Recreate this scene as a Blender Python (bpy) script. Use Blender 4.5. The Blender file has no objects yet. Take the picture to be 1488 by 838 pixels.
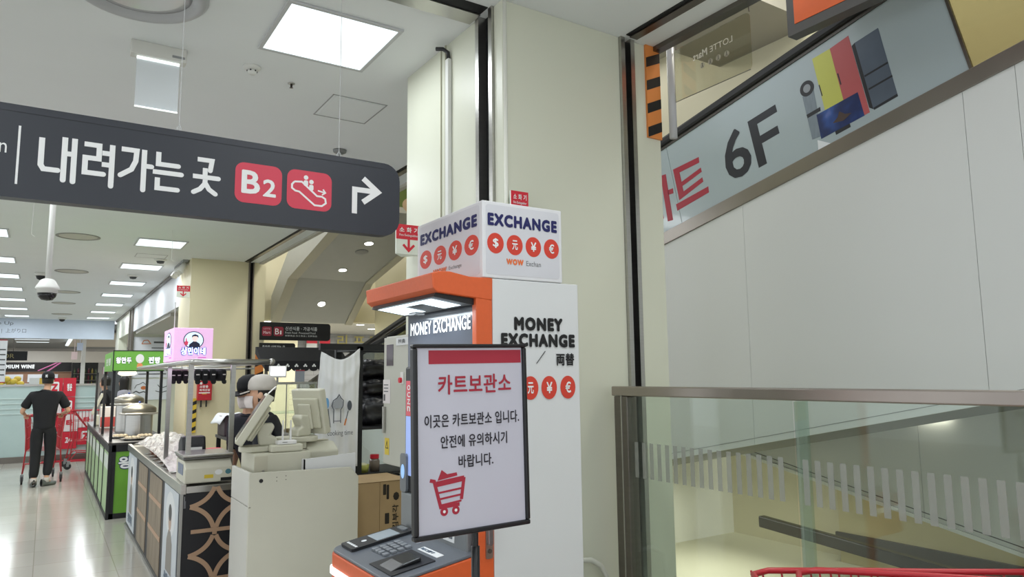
import bpy, bmesh, math, random
from mathutils import Vector, Matrix
random.seed(7)
S = bpy.context.scene
COL = S.collection
# ---------------------------------------------------------------- camera, world, exposure
EYE = 1.62
cam_d = bpy.data.cameras.new('camera')
cam = bpy.data.objects.new('camera', cam_d)
COL.objects.link(cam)
cam_d.sensor_width = 36.0
cam_d.lens = 1040.0 / 1488.0 * 36.0
cam_d.clip_start = 0.05
cam_d.clip_end = 200
right = Vector((0.84028, -0.54319, -0.01080))
fwd = Vector((0.53989, 0.83293, 0.12000))
fwd.normalize()
right = (right - fwd * right.dot(fwd)).normalized()
upv = right.cross(fwd)
R3 = Matrix((right, upv, -fwd)).transposed()
cam.matrix_world = Matrix.Translation((0, 0, EYE)) @ R3.to_4x4()
S.camera = cam

w = bpy.data.worlds.new('hall_ambient')
S.world = w
w.use_nodes = True
w.node_tree.nodes['Background'].inputs[0].default_value = (0.93, 0.97, 1.0, 1)
w.node_tree.nodes['Background'].inputs[1].default_value = 0.95

vs = S.view_settings
S.display_settings.display_device = 'sRGB'
vs.view_transform = 'Standard'
vs.look = 'None'
vs.gamma = 1.0
vs.use_curve_mapping = False
vs.exposure = 0.5
PANEL_W = 16.5          # watts of each 60 cm ceiling light panel
CEIL = 3.6


def area(name, loc, sx, sy, watts, rot=(0, 0, 0), color=(0.93, 0.97, 1.0)):
    l = bpy.data.lights.new(name, 'AREA')
    l.shape = 'RECTANGLE'
    l.size = sx
    l.size_y = sy
    l.energy = watts
    l.color = color
    o = bpy.data.objects.new(name, l)
    o.location = loc
    o.rotation_euler = rot
    COL.objects.link(o)
    return o


# ---------------------------------------------------------------- materials
def lin(h):
    if isinstance(h, str):
        h = h.lstrip('#')
        c = [int(h[i:i + 2], 16) / 255 for i in (0, 2, 4)]
    else:
        c = h
    return tuple(x / 12.92 if x <= 0.04045 else ((x + 0.055) / 1.055) ** 2.4 for x in c) + (1.0,)


MATS = {}


def mat(name, col, rough=0.5, metal=0.0, var=0.04, scale=6.0, bump=0.0, emit=0.0, emitcol=None, coat=0.0, spec=0.5, stretch=None):
    """procedural principled material: noise-driven colour and roughness variation"""
    if name in MATS:
        return MATS[name]
    m = bpy.data.materials.new(name)
    m.use_nodes = True
    nt = m.node_tree
    b = nt.nodes['Principled BSDF']
    c = lin(col)
    tc = nt.nodes.new('ShaderNodeTexCoord')
    nz = nt.nodes.new('ShaderNodeTexNoise')
    nz.inputs['Scale'].default_value = scale
    nz.inputs['Detail'].default_value = 4
    if stretch:
        mp = nt.nodes.new('ShaderNodeMapping')
        mp.inputs['Scale'].default_value = stretch
        nt.links.new(tc.outputs['Object'], mp.inputs[0])
        nt.links.new(mp.outputs[0], nz.inputs['Vector'])
    else:
        nt.links.new(tc.outputs['Object'], nz.inputs['Vector'])
    mx = nt.nodes.new('ShaderNodeMix')
    mx.data_type = 'RGBA'
    mx.inputs[6].default_value = tuple(min(1, x * (1 - var)) for x in c[:3]) + (1,)
    mx.inputs[7].default_value = tuple(min(1, x * (1 + var)) for x in c[:3]) + (1,)
    nt.links.new(nz.outputs['Fac'], mx.inputs[0])
    nt.links.new(mx.outputs[2], b.inputs['Base Color'])
    b.inputs['Roughness'].default_value = rough
    b.inputs['Metallic'].default_value = metal
    b.inputs['Specular IOR Level'].default_value = spec
    if coat:
        b.inputs['Coat Weight'].default_value = coat
        b.inputs['Coat Roughness'].default_value = 0.05
    if bump:
        bp = nt.nodes.new('ShaderNodeBump')
        bp.inputs['Strength'].default_value = bump
        bp.inputs['Distance'].default_value = 0.01
        nt.links.new(nz.outputs['Fac'], bp.inputs['Height'])
        nt.links.new(bp.outputs[0], b.inputs['Normal'])
    if emit:
        b.inputs['Emission Color'].default_value = lin(emitcol or col)
        b.inputs['Emission Strength'].default_value = emit
    MATS[name] = m
    return m


def glass(name, tint='#eef5f2', fac=0.07, rough=0.02, gloss=(0.9, 0.95, 0.95, 1)):
    if name in MATS:
        return MATS[name]
    m = bpy.data.materials.new(name)
    m.use_nodes = True
    nt = m.node_tree
    nt.nodes.clear()
    out = nt.nodes.new('ShaderNodeOutputMaterial')
    tr = nt.nodes.new('ShaderNodeBsdfTransparent')
    tr.inputs[0].default_value = lin(tint)
    gl = nt.nodes.new('ShaderNodeBsdfGlossy')
    gl.inputs[0].default_value = gloss
    gl.inputs['Roughness'].default_value = rough
    mx = nt.nodes.new('ShaderNodeMixShader')
    fr = nt.nodes.new('ShaderNodeLayerWeight')
    fr.inputs[0].default_value = 0.25
    ma = nt.nodes.new('ShaderNodeMath')
    ma.operation = 'MULTIPLY_ADD'
    ma.inputs[1].default_value = 0.35
    ma.inputs[2].default_value = fac
    nt.links.new(fr.outputs['Fresnel'], ma.inputs[0])
    nt.links.new(ma.outputs[0], mx.inputs[0])
    nt.links.new(tr.outputs[0], mx.inputs[1])
    nt.links.new(gl.outputs[0], mx.inputs[2])
    nt.links.new(mx.outputs[0], out.inputs[0])
    MATS[name] = m
    return m


def frosted(name, col, alpha):
    if name in MATS:
        return MATS[name]
    m = mat(name, col, 0.6, var=0.02)
    m.node_tree.nodes['Principled BSDF'].inputs['Alpha'].default_value = alpha
    return m


def emission(name, col, strength):
    return mat(name, '#f4f6f6', 0.4, emit=strength, emitcol=col, var=0.01)


def tile_mat(name, c1, c2, sx, sy, grout, mortar, rough, offset=0.0, axis=None):
    if name in MATS:
        return MATS[name]
    m = bpy.data.materials.new(name)
    m.use_nodes = True
    nt = m.node_tree
    b = nt.nodes['Principled BSDF']
    tc = nt.nodes.new('ShaderNodeTexCoord')
    br = nt.nodes.new('ShaderNodeTexBrick')
    br.offset = offset
    br.inputs['Color1'].default_value = lin(c1)
    br.inputs['Color2'].default_value = lin(c2)
    br.inputs['Mortar'].default_value = lin(grout)
    br.inputs['Scale'].default_value = 1.0
    br.inputs['Brick Width'].default_value = sx
    br.inputs['Row Height'].default_value = sy
    br.inputs['Mortar Size'].default_value = mortar
    br.inputs['Bias'].default_value = 0.0
    if axis == 'XZ':
        sp = nt.nodes.new('ShaderNodeSeparateXYZ')
        cb = nt.nodes.new('ShaderNodeCombineXYZ')
        nt.links.new(tc.outputs['Object'], sp.inputs[0])
        nt.links.new(sp.outputs['X'], cb.inputs['X'])
        nt.links.new(sp.outputs['Z'], cb.inputs['Y'])
        nt.links.new(cb.outputs[0], br.inputs['Vector'])
    else:
        nt.links.new(tc.outputs['Object'], br.inputs['Vector'])
    nt.links.new(br.outputs['Color'], b.inputs['Base Color'])
    nz = nt.nodes.new('ShaderNodeTexNoise')
    nz.inputs['Scale'].default_value = 2.0
    nt.links.new(tc.outputs['Object'], nz.inputs['Vector'])
    mr = nt.nodes.new('ShaderNodeMapRange')
    mr.inputs['To Min'].default_value = rough * 0.7
    mr.inputs['To Max'].default_value = rough * 1.4
    nt.links.new(nz.outputs['Fac'], mr.inputs['Value'])
    nt.links.new(mr.outputs[0], b.inputs['Roughness'])
    MATS[name] = m
    return m


WHITE = mat('white_paint', '#dfe0dc', 0.55)
CEILM = mat('ceiling_board', '#e9edef', 0.8, var=0.02, scale=3)
BEIGE = mat('beige_wall_panel', '#d8dac9', 0.38, var=0.03, scale=1.5)
BEIGE2 = mat('warm_beige_wall', '#d9d0ae', 0.5, var=0.03, scale=1.5)
CHROME = mat('brushed_steel', '#b9b8b4', 0.28, 1.0, var=0.1, scale=8, stretch=(1, 1, 12))
DSTEEL = mat('dark_steel', '#77726c', 0.35, 1.0, var=0.12, scale=6, stretch=(1, 1, 8))
STEELRAIL = mat('satin_steel_rail', '#a49c95', 0.3, 1.0, var=0.1, scale=5)
BLACK = mat('black_plastic', '#16171b', 0.4)
BLACKM = mat('matt_black', '#0f1013', 0.7)
GREY = mat('grey_plastic', '#8b8d8e', 0.5)
DGREY = mat('dark_grey_plastic', '#4b4e52', 0.38)
RED = mat('signal_red', '#d6283b', 0.4)
CARTRED = mat('cart_red', '#b3202c', 0.35, coat=0.2)
SIGNDARK = mat('sign_charcoal', '#2c3039', 0.42, var=0.03)
SIGNRED = mat('sign_red', '#d23d53', 0.45)
INKWHITE = mat('white_vinyl', '#eceeee', 0.5)
INKBLACK = mat('black_vinyl', '#101114', 0.5)
INKNAVY = mat('navy_vinyl', '#1c1f5c', 0.5)
INKRED = mat('red_vinyl', '#d2402f', 0.5)
INKCRIM = mat('crimson_vinyl', '#a9243a', 0.5)
INKORANGE = mat('orange_vinyl', '#e8743a', 0.5)
ORANGE = mat('orange_metal', '#d9602f', 0.42, var=0.06, scale=60, bump=0.05)
CREAM = mat('cream_plastic', '#d2d0be', 0.45)
CREAMD = mat('cream_board', '#d3d1c3', 0.4, var=0.03)
CARD = mat('cardboard', '#b59a72', 0.75, var=0.08, scale=10)
SKIN = mat('skin', '#d8a98c', 0.55, var=0.05)
HAIR = mat('black_hair', '#17130f', 0.5, var=0.2, scale=40)
CLOTHBLK = mat('black_cloth', '#15161a', 0.85, var=0.2, scale=20, bump=0.15)
MASKW = mat('mask_cloth', '#e6dcda', 0.8)
LAMPON = emission('lit_diffuser', '#e2f2f8', 0.85)
GLASS = glass('clear_glass', '#f4f9f6', 0.02)
GLASSEDGE = glass('glass_edge', '#ecf4f0', 0.06)


# ---------------------------------------------------------------- object helpers
def wm(o):
    m = o.matrix_basis.copy()
    while o.parent:
        o = o.parent
        m = o.matrix_basis @ m
    return m


def thing(name, label, cat, loc=(0, 0, 0), rz=0.0, group=None):
    o = bpy.data.objects.new(name, None)
    COL.objects.link(o)
    o.empty_display_size = 0.1
    o.location = loc
    o.rotation_euler = (0, 0, rz)
    o['label'] = label
    o['category'] = cat
    if group:
        o['group'] = group
    return o


def tag(o, label, cat, group=None, kind=None):
    o['label'] = label
    o['category'] = cat
    if group:
        o['group'] = group
    if kind:
        o['kind'] = kind
    return o


def dup(root, loc=None, rz=None, label=None, group=None):
    r = root.copy()
    COL.objects.link(r)
    if loc is not None:
        r.location = loc
    if rz is not None:
        r.rotation_euler = (0, 0, rz)
    if label:
        r['label'] = label
    if group:
        r['group'] = group
    for ch in list(root.children):
        c = ch.copy()
        COL.objects.link(c)
        c.parent = r
        for g in list(ch.children):
            d = g.copy()
            COL.objects.link(d)
            d.parent = c
    return r


class Fr:
    """flat frame: origin, right, up; normal = right x up (towards the viewer)"""
    def __init__(s, o, r, u):
        s.o = Vector(o)
        s.r = Vector(r).normalized()
        s.u = Vector(u).normalized()
        s.n = s.r.cross(s.u)

    def at(s, x, y, d=0.0):
        return s.o + s.r * x + s.u * y + s.n * d


class MB:
    def __init__(s):
        s.bm = bmesh.new()
        s.k = 0

    def face(s, pts):
        s.bm.faces.new([s.bm.verts.new(p) for p in pts])
        return s

    def hexa(s, p):
        v = [s.bm.verts.new(q) for q in p]
        for f in ((0, 3, 2, 1), (4, 5, 6, 7), (0, 1, 5, 4), (1, 2, 6, 5), (2, 3, 7, 6), (3, 0, 4, 7)):
            s.bm.faces.new([v[i] for i in f])
        return s

    def box(s, a, b):
        x0, y0, z0 = [min(a[i], b[i]) for i in range(3)]
        x1, y1, z1 = [max(a[i], b[i]) for i in range(3)]
        return s.hexa([(x0, y0, z0), (x1, y0, z0), (x1, y1, z0), (x0, y1, z0), (x0, y0, z1), (x1, y0, z1), (x1, y1, z1), (x0, y1, z1)])

    def fbox(s, F, x0, y0, x1, y1, d0, d1):
        return s.hexa([F.at(x0, y0, d0), F.at(x1, y0, d0), F.at(x1, y1, d0), F.at(x0, y1, d0), F.at(x0, y0, d1), F.at(x1, y0, d1), F.at(x1, y1, d1), F.at(x0, y1, d1)])

    def prism(s, F, pts, d0, d1):
        n = len(pts)
        a = [s.bm.verts.new(F.at(p[0], p[1], d0)) for p in pts]
        b = [s.bm.verts.new(F.at(p[0], p[1], d1)) for p in pts]
        s.bm.faces.new(list(reversed(a)))
        s.bm.faces.new(b)
        for i in range(n):
            j = (i + 1) % n
            s.bm.faces.new([a[i], a[j], b[j], b[i]])
        return s

    def rrect(s, F, x0, y0, x1, y1, r, d0, d1, corners=(1, 1, 1, 1)):
        pts = []
        for k, (cx, cy) in enumerate(((x0 + r, y0 + r), (x1 - r, y0 + r), (x1 - r, y1 - r), (x0 + r, y1 - r))):
            a0 = math.pi + k * math.pi / 2
            if corners[k]:
                for i in range(7):
                    a = a0 + i * math.pi / 12
                    pts.append((cx + r * math.cos(a), cy + r * math.sin(a)))
            else:
                pts.append(((x0, x1, x1, x0)[k], (y0, y0, y1, y1)[k]))
        return s.prism(F, pts, d0, d1)

    def disc(s, F, cx, cy, rx, ry, d0, d1, n=28):
        s.k = s.k % 15 + 1
        d1 = d1 + 0.00006 * s.k * (1 if d1 >= d0 else -1)
        return s.prism(F, [(cx + rx * math.cos(2 * math.pi * i / n), cy + ry * math.sin(2 * math.pi * i / n)) for i in range(n)], d0, d1)

    def stroke(s, F, pts, wd, d0, d1):
        """thick polyline in a frame with mitred joints"""
        n = len(pts)
        s.k = s.k % 15 + 1
        d1 = d1 + 0.00012 * s.k
        L = []
        Rr = []
        for i in range(n):
            p = Vector(pts[i])
            t0 = (p - Vector(pts[i - 1])).normalized() if i > 0 else None
            t1 = (Vector(pts[i + 1]) - p).normalized() if i < n - 1 else None
            t0 = t0 or t1
            t1 = t1 or t0
            t = (t0 + t1)
            t = t.normalized() if t.length > 1e-6 else t0
            nn = Vector((-t.y, t.x))
            c = max(0.4, nn.dot(Vector((-t0.y, t0.x))))
            L.append(p + nn * wd / 2 / c)
            Rr.append(p - nn * wd / 2 / c)
        for i in range(n - 1):
            s.prism(F, [Rr[i], Rr[i + 1], L[i + 1], L[i]], d0, d1)
        return s

    def tube(s, pts, r, n=8, closed=False, cap=True):
        pts = [Vector(p) for p in pts]
        m = len(pts)
        rings = []
        prev = None
        for i in range(m):
            if closed:
                t = (pts[(i + 1) % m] - pts[i - 1])
            else:
                t = pts[min(i + 1, m - 1)] - pts[max(i - 1, 0)]
            t.normalize()
            if prev is None:
                a = Vector((0, 0, 1)) if abs(t.z) < 0.9 else Vector((1, 0, 0))
                u = t.cross(a).normalized()
            else:
                u = (prev - t * prev.dot(t))
                u = u.normalized() if u.length > 1e-6 else t.orthogonal().normalized()
            prev = u
            v = t.cross(u)
            rr = r[i] if isinstance(r, (list, tuple)) else r
            rings.append([s.bm.verts.new(pts[i] + (u * math.cos(2 * math.pi * k / n) + v * math.sin(2 * math.pi * k / n)) * rr) for k in range(n)])
        rng = range(m) if closed else range(m - 1)
        for i in rng:
            A = rings[i]
            B = rings[(i + 1) % m]
            for k in range(n):
                s.bm.faces.new([A[k], A[(k + 1) % n], B[(k + 1) % n], B[k]])
        if cap and not closed:
            s.bm.faces.new(list(reversed(rings[0])))
            s.bm.faces.new(rings[-1])
        return s

    def lathe(s, c, prof, n=28, axis=(0, 0, 1), sx=1.0):
        """prof: (radius, height) pairs along axis from c"""
        c = Vector(c)
        ax = Vector(axis).normalized()
        a = ax.orthogonal().normalized()
        if abs(ax.z) > 0.99:
            a = Vector((1, 0, 0))
        b = ax.cross(a)
        rings = []
        for r, h in prof:
            if r < 1e-6:
                rings.append([s.bm.verts.new(c + ax * h)])
            else:
                rings.append([s.bm.verts.new(c + ax * h + a * (r * sx * math.cos(2 * math.pi * k / n)) + b * (r * math.sin(2 * math.pi * k / n))) for k in range(n)])
        for i in range(len(rings) - 1):
            A, B = rings[i], rings[i + 1]
            for k in range(n):
                q = []
                for v in (A[k % len(A)], A[(k + 1) % len(A)], B[(k + 1) % len(B)], B[k % len(B)]):
                    if v not in q:
                        q.append(v)
                if len(q) > 2:
                    try:
                        s.bm.faces.new(q)
                    except ValueError:
                        pass
        for rg, rev in ((rings[0], True), (rings[-1], False)):
            if len(rg) > 2:
                try:
                    s.bm.faces.new(list(reversed(rg)) if rev else rg)
                except ValueError:
                    pass
        return s

    def ball(s, c, rx, ry=None, rz=None, M=None, nu=18, nv=12):
        ry = ry or rx
        rz = rz or rx
        T = Matrix.Translation(Vector(c)) @ (M.to_4x4() if M else Matrix.Identity(4)) @ Matrix.Diagonal((rx, ry, rz, 1))
        bmesh.ops.create_uvsphere(s.bm, u_segments=nu, v_segments=nv, radius=1.0, matrix=T)
        return s

    def grid(s, P, nu, nv):
        V = [[s.bm.verts.new(P(i / nu, j / nv)) for j in range(nv + 1)] for i in range(nu + 1)]
        for i in range(nu):
            for j in range(nv):
                s.bm.faces.new([V[i][j], V[i + 1][j], V[i + 1][j + 1], V[i][j + 1]])
        return s

    def build(s, name, m, parent=None, bevel=0.0, smooth=False, loc=None, seg=2, solid=0.0, world=True, subsurf=0):
        me = bpy.data.meshes.new(name)
        bmesh.ops.recalc_face_normals(s.bm, faces=s.bm.faces)
        inv = None
        if parent is not None and world:
            inv = wm(parent).inverted()
        elif loc is not None:
            inv = Matrix.Translation(-Vector(loc))
        if inv is not None:
            bmesh.ops.transform(s.bm, matrix=inv, verts=s.bm.verts)
        if smooth:
            for f in s.bm.faces:
                f.smooth = True
        s.bm.to_mesh(me)
        s.bm.free()
        o = bpy.data.objects.new(name, me)
        COL.objects.link(o)
        me.materials.append(m)
        if parent is not None:
            o.parent = parent
        if loc is not None and parent is None:
            o.location = loc
        if solid:
            q = o.modifiers.new('thickness', 'SOLIDIFY')
            q.thickness = solid
        if subsurf:
            q = o.modifiers.new('subdivision', 'SUBSURF')
            q.levels = subsurf
            q.render_levels = subsurf
        if bevel:
            q = o.modifiers.new('bevel', 'BEVEL')
            q.width = bevel
            q.segments = seg
            q.limit_method = 'ANGLE'
            q.angle_limit = math.radians(50)
        return o


def struct(name, mb, m, **k):
    o = mb.build(name, m, **k)
    if o.parent is None:
        o['kind'] = 'structure'
    return o


def text_mesh(body, bold=0.0, ext=0.0, shear=0.0, space=1.0):
    cu = bpy.data.curves.new('lettering', 'FONT')
    cu.body = body
    cu.offset = bold
    cu.space_character = space
    cu.shear = shear
    cu.resolution_u = 3
    o = bpy.data.objects.new('lettering', cu)
    COL.objects.link(o)
    bpy.context.view_layer.update()
    dg = bpy.context.evaluated_depsgraph_get()
    me = bpy.data.meshes.new_from_object(o.evaluated_get(dg))
    bpy.data.objects.remove(o)
    bpy.data.curves.remove(cu)
    return me


def text_into(bm, body, F, x, y, wd, ht, bold, d, inv, shear=0.0):
    """lettering fitted into a box; heavier weights are built by stacking shifted copies"""
    me = text_mesh(body, 0.0, 0, shear, 1.0 + bold * 3.6)
    x0 = min(v.co.x for v in me.vertices)
    x1 = max(v.co.x for v in me.vertices)
    y0 = min(v.co.y for v in me.vertices)
    y1 = max(v.co.y for v in me.vertices)
    e = bold * 1.25
    if wd is None:
        wd = (x1 - x0) * ht / (y1 - y0)
    sx = wd / (x1 - x0 + 2 * e)
    sy = ht / (y1 - y0 + 2 * e)
    offs = [(0, 0)]
    if bold > 0:
        offs += [(e * math.cos(k * math.pi / 4), e * math.sin(k * math.pi / 4)) for k in range(8)]
    base = [v.co.copy() for v in me.vertices]
    for k, (ox, oy) in enumerate(offs):
        for v, c in zip(me.vertices, base):
            v.co = inv @ F.at(x + (c.x - x0 + e + ox) * sx, y + (c.y - y0 + e + oy) * sy, d + 0.00012 * k)
        bm.from_mesh(me)
    bpy.data.meshes.remove(me)


def texts(items, F, m, parent, d=0.0015, name='lettering', shear=0.0):
    """several lines as one lettering mesh"""
    bm = bmesh.new()
    inv = wm(parent).inverted()
    for (body, x, y, wd, ht, bold) in items:
        text_into(bm, body, F, x, y, wd, ht, bold, d, inv, shear)
    me = bpy.data.meshes.new(name)
    bm.to_mesh(me)
    bm.free()
    me.materials.append(m)
    o = bpy.data.objects.new(name, me)
    COL.objects.link(o)
    o.parent = parent
    return o


def text(body, F, x, y, wd, ht, m, parent, bold=0.0, d=0.0015, name='lettering', shear=0.0):
    return texts([(body, x, y, wd, ht, bold)], F, m, parent, d, name, shear)


def skin_mesh(nodes, edges, root=0, sub=1):
    """nodes: [(pos, rx, ry)], edges -> evaluated bmesh of a Skin + Subdivision surface"""
    me = bpy.data.meshes.new('skin_temp')
    me.from_pydata([n[0] for n in nodes], edges, [])
    o = bpy.data.objects.new('skin_temp', me)
    COL.objects.link(o)
    o.modifiers.new('s', 'SKIN')
    sv = me.skin_vertices[0].data
    for i, n in enumerate(nodes):
        sv[i].radius = (n[1], n[2] if len(n) > 2 else n[1])
        sv[i].use_root = (i == root)
    if sub:
        q = o.modifiers.new('d', 'SUBSURF')
        q.levels = sub
    bpy.context.view_layer.update()
    dg = bpy.context.evaluated_depsgraph_get()
    r = bpy.data.meshes.new_from_object(o.evaluated_get(dg))
    bpy.data.objects.remove(o)
    bpy.data.meshes.remove(me)
    return r


def remesh_union(meshes, bm_extra, voxel):
    """join pieces into one continuous surface"""
    bm = bmesh.new()
    for me in meshes:
        bm.from_mesh(me)
    if bm_extra is not None:
        t = bpy.data.meshes.new('t')
        bm_extra.to_mesh(t)
        bm.from_mesh(t)
    me = bpy.data.meshes.new('u')
    bmesh.ops.recalc_face_normals(bm, faces=bm.faces)
    bm.to_mesh(me)
    bm.free()
    o = bpy.data.objects.new('u', me)
    COL.objects.link(o)
    q = o.modifiers.new('r', 'REMESH')
    q.mode = 'VOXEL'
    q.voxel_size = voxel
    q.use_smooth_shade = True
    q2 = o.modifiers.new('sm', 'SMOOTH')
    q2.factor = 0.5
    q2.iterations = 3
    bpy.context.view_layer.update()
    dg = bpy.context.evaluated_depsgraph_get()
    r = bpy.data.meshes.new_from_object(o.evaluated_get(dg))
    bpy.data.objects.remove(o)
    bpy.data.meshes.remove(me)
    return r


def link_mesh(name, me, m, parent):
    me.materials.clear()
    me.materials.append(m)
    me.name = name
    for p in me.polygons:
        p.use_smooth = True
    o = bpy.data.objects.new(name, me)
    COL.objects.link(o)
    o.parent = parent
    return o


FRONT = lambda x, y, z: Fr((x, y, z), (1, 0, 0), (0, 0, 1))      # faces -Y
LEFT = lambda x, y, z: Fr((x, y, z), (0, -1, 0), (0, 0, 1))      # faces -X
# ================================================================ STRUCTURE
FLOOR = tile_mat('polished_floor_tile', '#c4c1b7', '#bdbab0', 0.6, 0.6, '#a9a498', 0.004, 0.13)
struct('floor', MB().box((-12, -8, -0.1), (2.55, 60, 0)).box((2.55, 5.35, -0.1), (16, 60, 0)), FLOOR)
struct('ceiling', MB().box((-12, -8, CEIL), (3.02, 28, CEIL + 0.12)), CEILM)
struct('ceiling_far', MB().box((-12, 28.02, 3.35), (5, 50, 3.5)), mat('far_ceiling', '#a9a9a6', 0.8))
# fire-shutter slots in the ceiling
struct('trim_1', MB().box((-10, 3.14, CEIL - 0.004), (1.9, 3.22, CEIL)), BLACKM)
struct('trim_2', MB().box((-10, 3.222, CEIL - 0.012), (1.9, 3.34, CEIL)), CHROME)
struct('trim_3', MB().box((2.75, -8, CEIL - 0.006), (2.775, 2.98, CEIL)).box((2.75, 4.24, CEIL - 0.006), (2.775, 12.66, CEIL)), BLACKM)
struct('trim_4', MB().box((2.777, -8, CEIL - 0.014), (2.835, 2.98, CEIL)).box((2.777, 4.24, CEIL - 0.014), (2.835, 12.66, CEIL)), DSTEEL)
struct('trim_5', MB().box((3.0, -8, CEIL - 0.03), (3.06, 3.03, CEIL + 0.35)), DSTEEL)
struct('trim_6', MB().box((3.0, 4.24, CEIL - 0.03), (3.06, 12.66, CEIL + 0.35)), mat('edge_fascia', '#b7b3a8', 0.6))

# near pillar
PB = MB().box((1.92, 3.29, 0), (2.735, 4.22, CEIL)).box((1.92, 3.03, 0), (2.735, 3.115, CEIL)).box((2.02, 3.1, 0), (2.735, 3.3, CEIL))
PB.box((2.735, 3.09, 0), (2.84, 4.22, CEIL)).box((2.84, 3.03, 0), (3.05, 4.22, CEIL))
struct('wall_pillar_near', PB, BEIGE, bevel=0.004)
struct('trim_7', MB().box((1.905, 3.115, 0), (2.02, 3.15, CEIL)).box((1.905, 3.255, 0), (2.02, 3.29, CEIL)), CHROME)
struct('trim_8', MB().box((1.955, 3.15, 0), (2.02, 3.255, CEIL)), BLACKM)
struct('trim_9', MB().box((2.735, 3.01, 0), (2.765, 3.09, CEIL)).box((2.81, 3.01, 0), (2.84, 3.09, CEIL)), CHROME)
struct('trim_10', MB().box((2.765, 3.06, 0), (2.81, 3.09, CEIL)), BLACKM)
struct('trim_11', MB().tube([(1.935, 3.03, 0), (1.935, 3.03, CEIL)], 0.012, 10), mat('pillar_corner_bead', '#eeeee4', 0.25), smooth=True)
struct('trim_12', MB().box((1.912, 3.66, 0), (1.921, 3.67, CEIL)).box((1.912, 3.72, 2.5), (1.921, 3.724, CEIL)), mat('panel_joint', '#b3b29f', 0.7))

# far pillar and the wall running on behind it
PB = MB().box((1.92, 12.7, 0), (2.83, 13.9, CEIL)).box((2.92, 12.7, 0), (3.12, 13.9, CEIL)).box((2.83, 12.8, 0), (2.92, 13.9, CEIL))
struct('wall_pillar_far', PB, BEIGE2)
struct('trim_13', MB().box((2.83, 12.68, 0), (2.855, 12.8, CEIL)).box((2.9, 12.68, 0), (2.92, 12.8, CEIL)), DSTEEL)
struct('trim_14', MB().box((2.855, 12.75, 0), (2.9, 12.8, CEIL)), BLACKM)
struct('wall_right', MB().box((1.95, 13.9, 2.92), (2.05, 22.2, CEIL)), mat('white_header_board', '#c3c7ca', 0.5))
struct('trim_15', MB().box((1.9, 13.9, 3.555), (1.948, 27.9, 3.6)), DSTEEL)
struct('ceiling_recess', MB().box((2.05, 13.9, 2.92), (3.4, 22.3, 3.02)), mat('recess_soffit', '#bcbcb4', 0.7))
struct('wall_recess', MB().box((1.95, 22.3, 0), (3.5, 22.45, CEIL)).box((3.3, 13.9, 0), (3.4, 22.3, 2.92)), BEIGE)
struct('trim_16', MB().box((1.9, 22.2, 0), (1.96, 22.3, CEIL)).box((1.9, 22.9, 0), (1.96, 23.0, CEIL)), DSTEEL)
struct('wall_right_far', MB().box((1.95, 22.45, 0), (2.1, 23.2, CEIL)).box((1.95, 23.2, 2.95), (2.1, 27.0, CEIL)).box((1.95, 26.9, 0), (2.2, 28.2, CEIL)).box((2.6, 23.2, 0), (2.7, 28, 2.95)), BEIGE)
struct('wall_back', MB().box((-12, 47, 0), (6, 47.2, 3.4)), mat('back_wall_tiles', '#c9c4bc', 0.6))
struct('wall_cove', MB().box((-12, 40.5, 2.45), (6, 40.7, 2.98)), mat('pale_cove', '#d7d2c8', 0.6))
struct('ceiling_cove', MB().box((0.75, 29, 3.2), (3.6, 40.5, 3.26)), mat('warm_cove_ceiling', '#d6cdbd', 0.7))

# zone behind the far pillar: back wall above a lower ceiling, tiled wall behind
struct('wall_upper', MB().box((2.9, 15.3, 2.82), (14, 15.5, 9)), BEIGE2)
struct('ceiling_low', MB().box((2.0, 15.5, 2.85), (14, 22, 2.95)), mat('low_ceiling', '#b2b0a8', 0.8))
struct('wall_tiled', MB().box((3.4, 20, 0), (14, 20.2, 2.85)), tile_mat('grey_strip_tiles', '#9a9a98', '#8c8c8a', 0.6, 0.12, '#7c7c7a', 0.006, 0.5, 0.5, 'XZ'))
struct('wall_cream', MB().box((3.4, 19.2, 0), (5.6, 19.4, 2.85)), BEIGE2)

# escalator void on the right
struct('wall_void', MB().box((6.2, -8, -4), (6.4, 15.3, 9)), mat('void_wall_beige', '#cfc9ae', 0.6, var=0.03, scale=1.2))
struct('ceiling_void', MB().box((3.06, -8, 6.0), (6.4, 15.3, 6.1)), mat('void_ceiling', '#c6c4ba', 0.8))
struct('trim_17', MB().box((3.06, 4.0, 5.05), (6.2, 5.2, 6.0)), mat('void_beam', '#a3a097', 0.7))
struct('trim_18', MB().box((5.9, 5.2, 5.5), (6.2, 15, 6.0)), mat('beam_step', '#b3b0a4', 0.7))
struct('floor_void', MB().box((2.62, -8, -0.15), (6.2, 5.3, -0.05)), mat('void_floor_beige', '#d0cdb6', 0.55, var=0.04, scale=2))
struct('wall_void_end', MB().box((3.06, 5.3, -0.05), (6.2, 5.42, 1.6)), mat('void_end_wall', '#eae9df', 0.6, var=0.03))
area('void_lamp', (4.6, 0.5, 5.9), 1.2, 3.0, 75, color=(1.0, 0.98, 0.9))
area('void_fill_mid', (4.8, 3.0, 5.9), 0.6, 0.6, 40, color=(1.0, 0.98, 0.9))  # unseen fill light added to brighten the void wall
area('void_lamp_far', (4.8, 9.5, 5.9), 1.5, 5.0, 220, color=(1.0, 0.99, 0.96))

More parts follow.
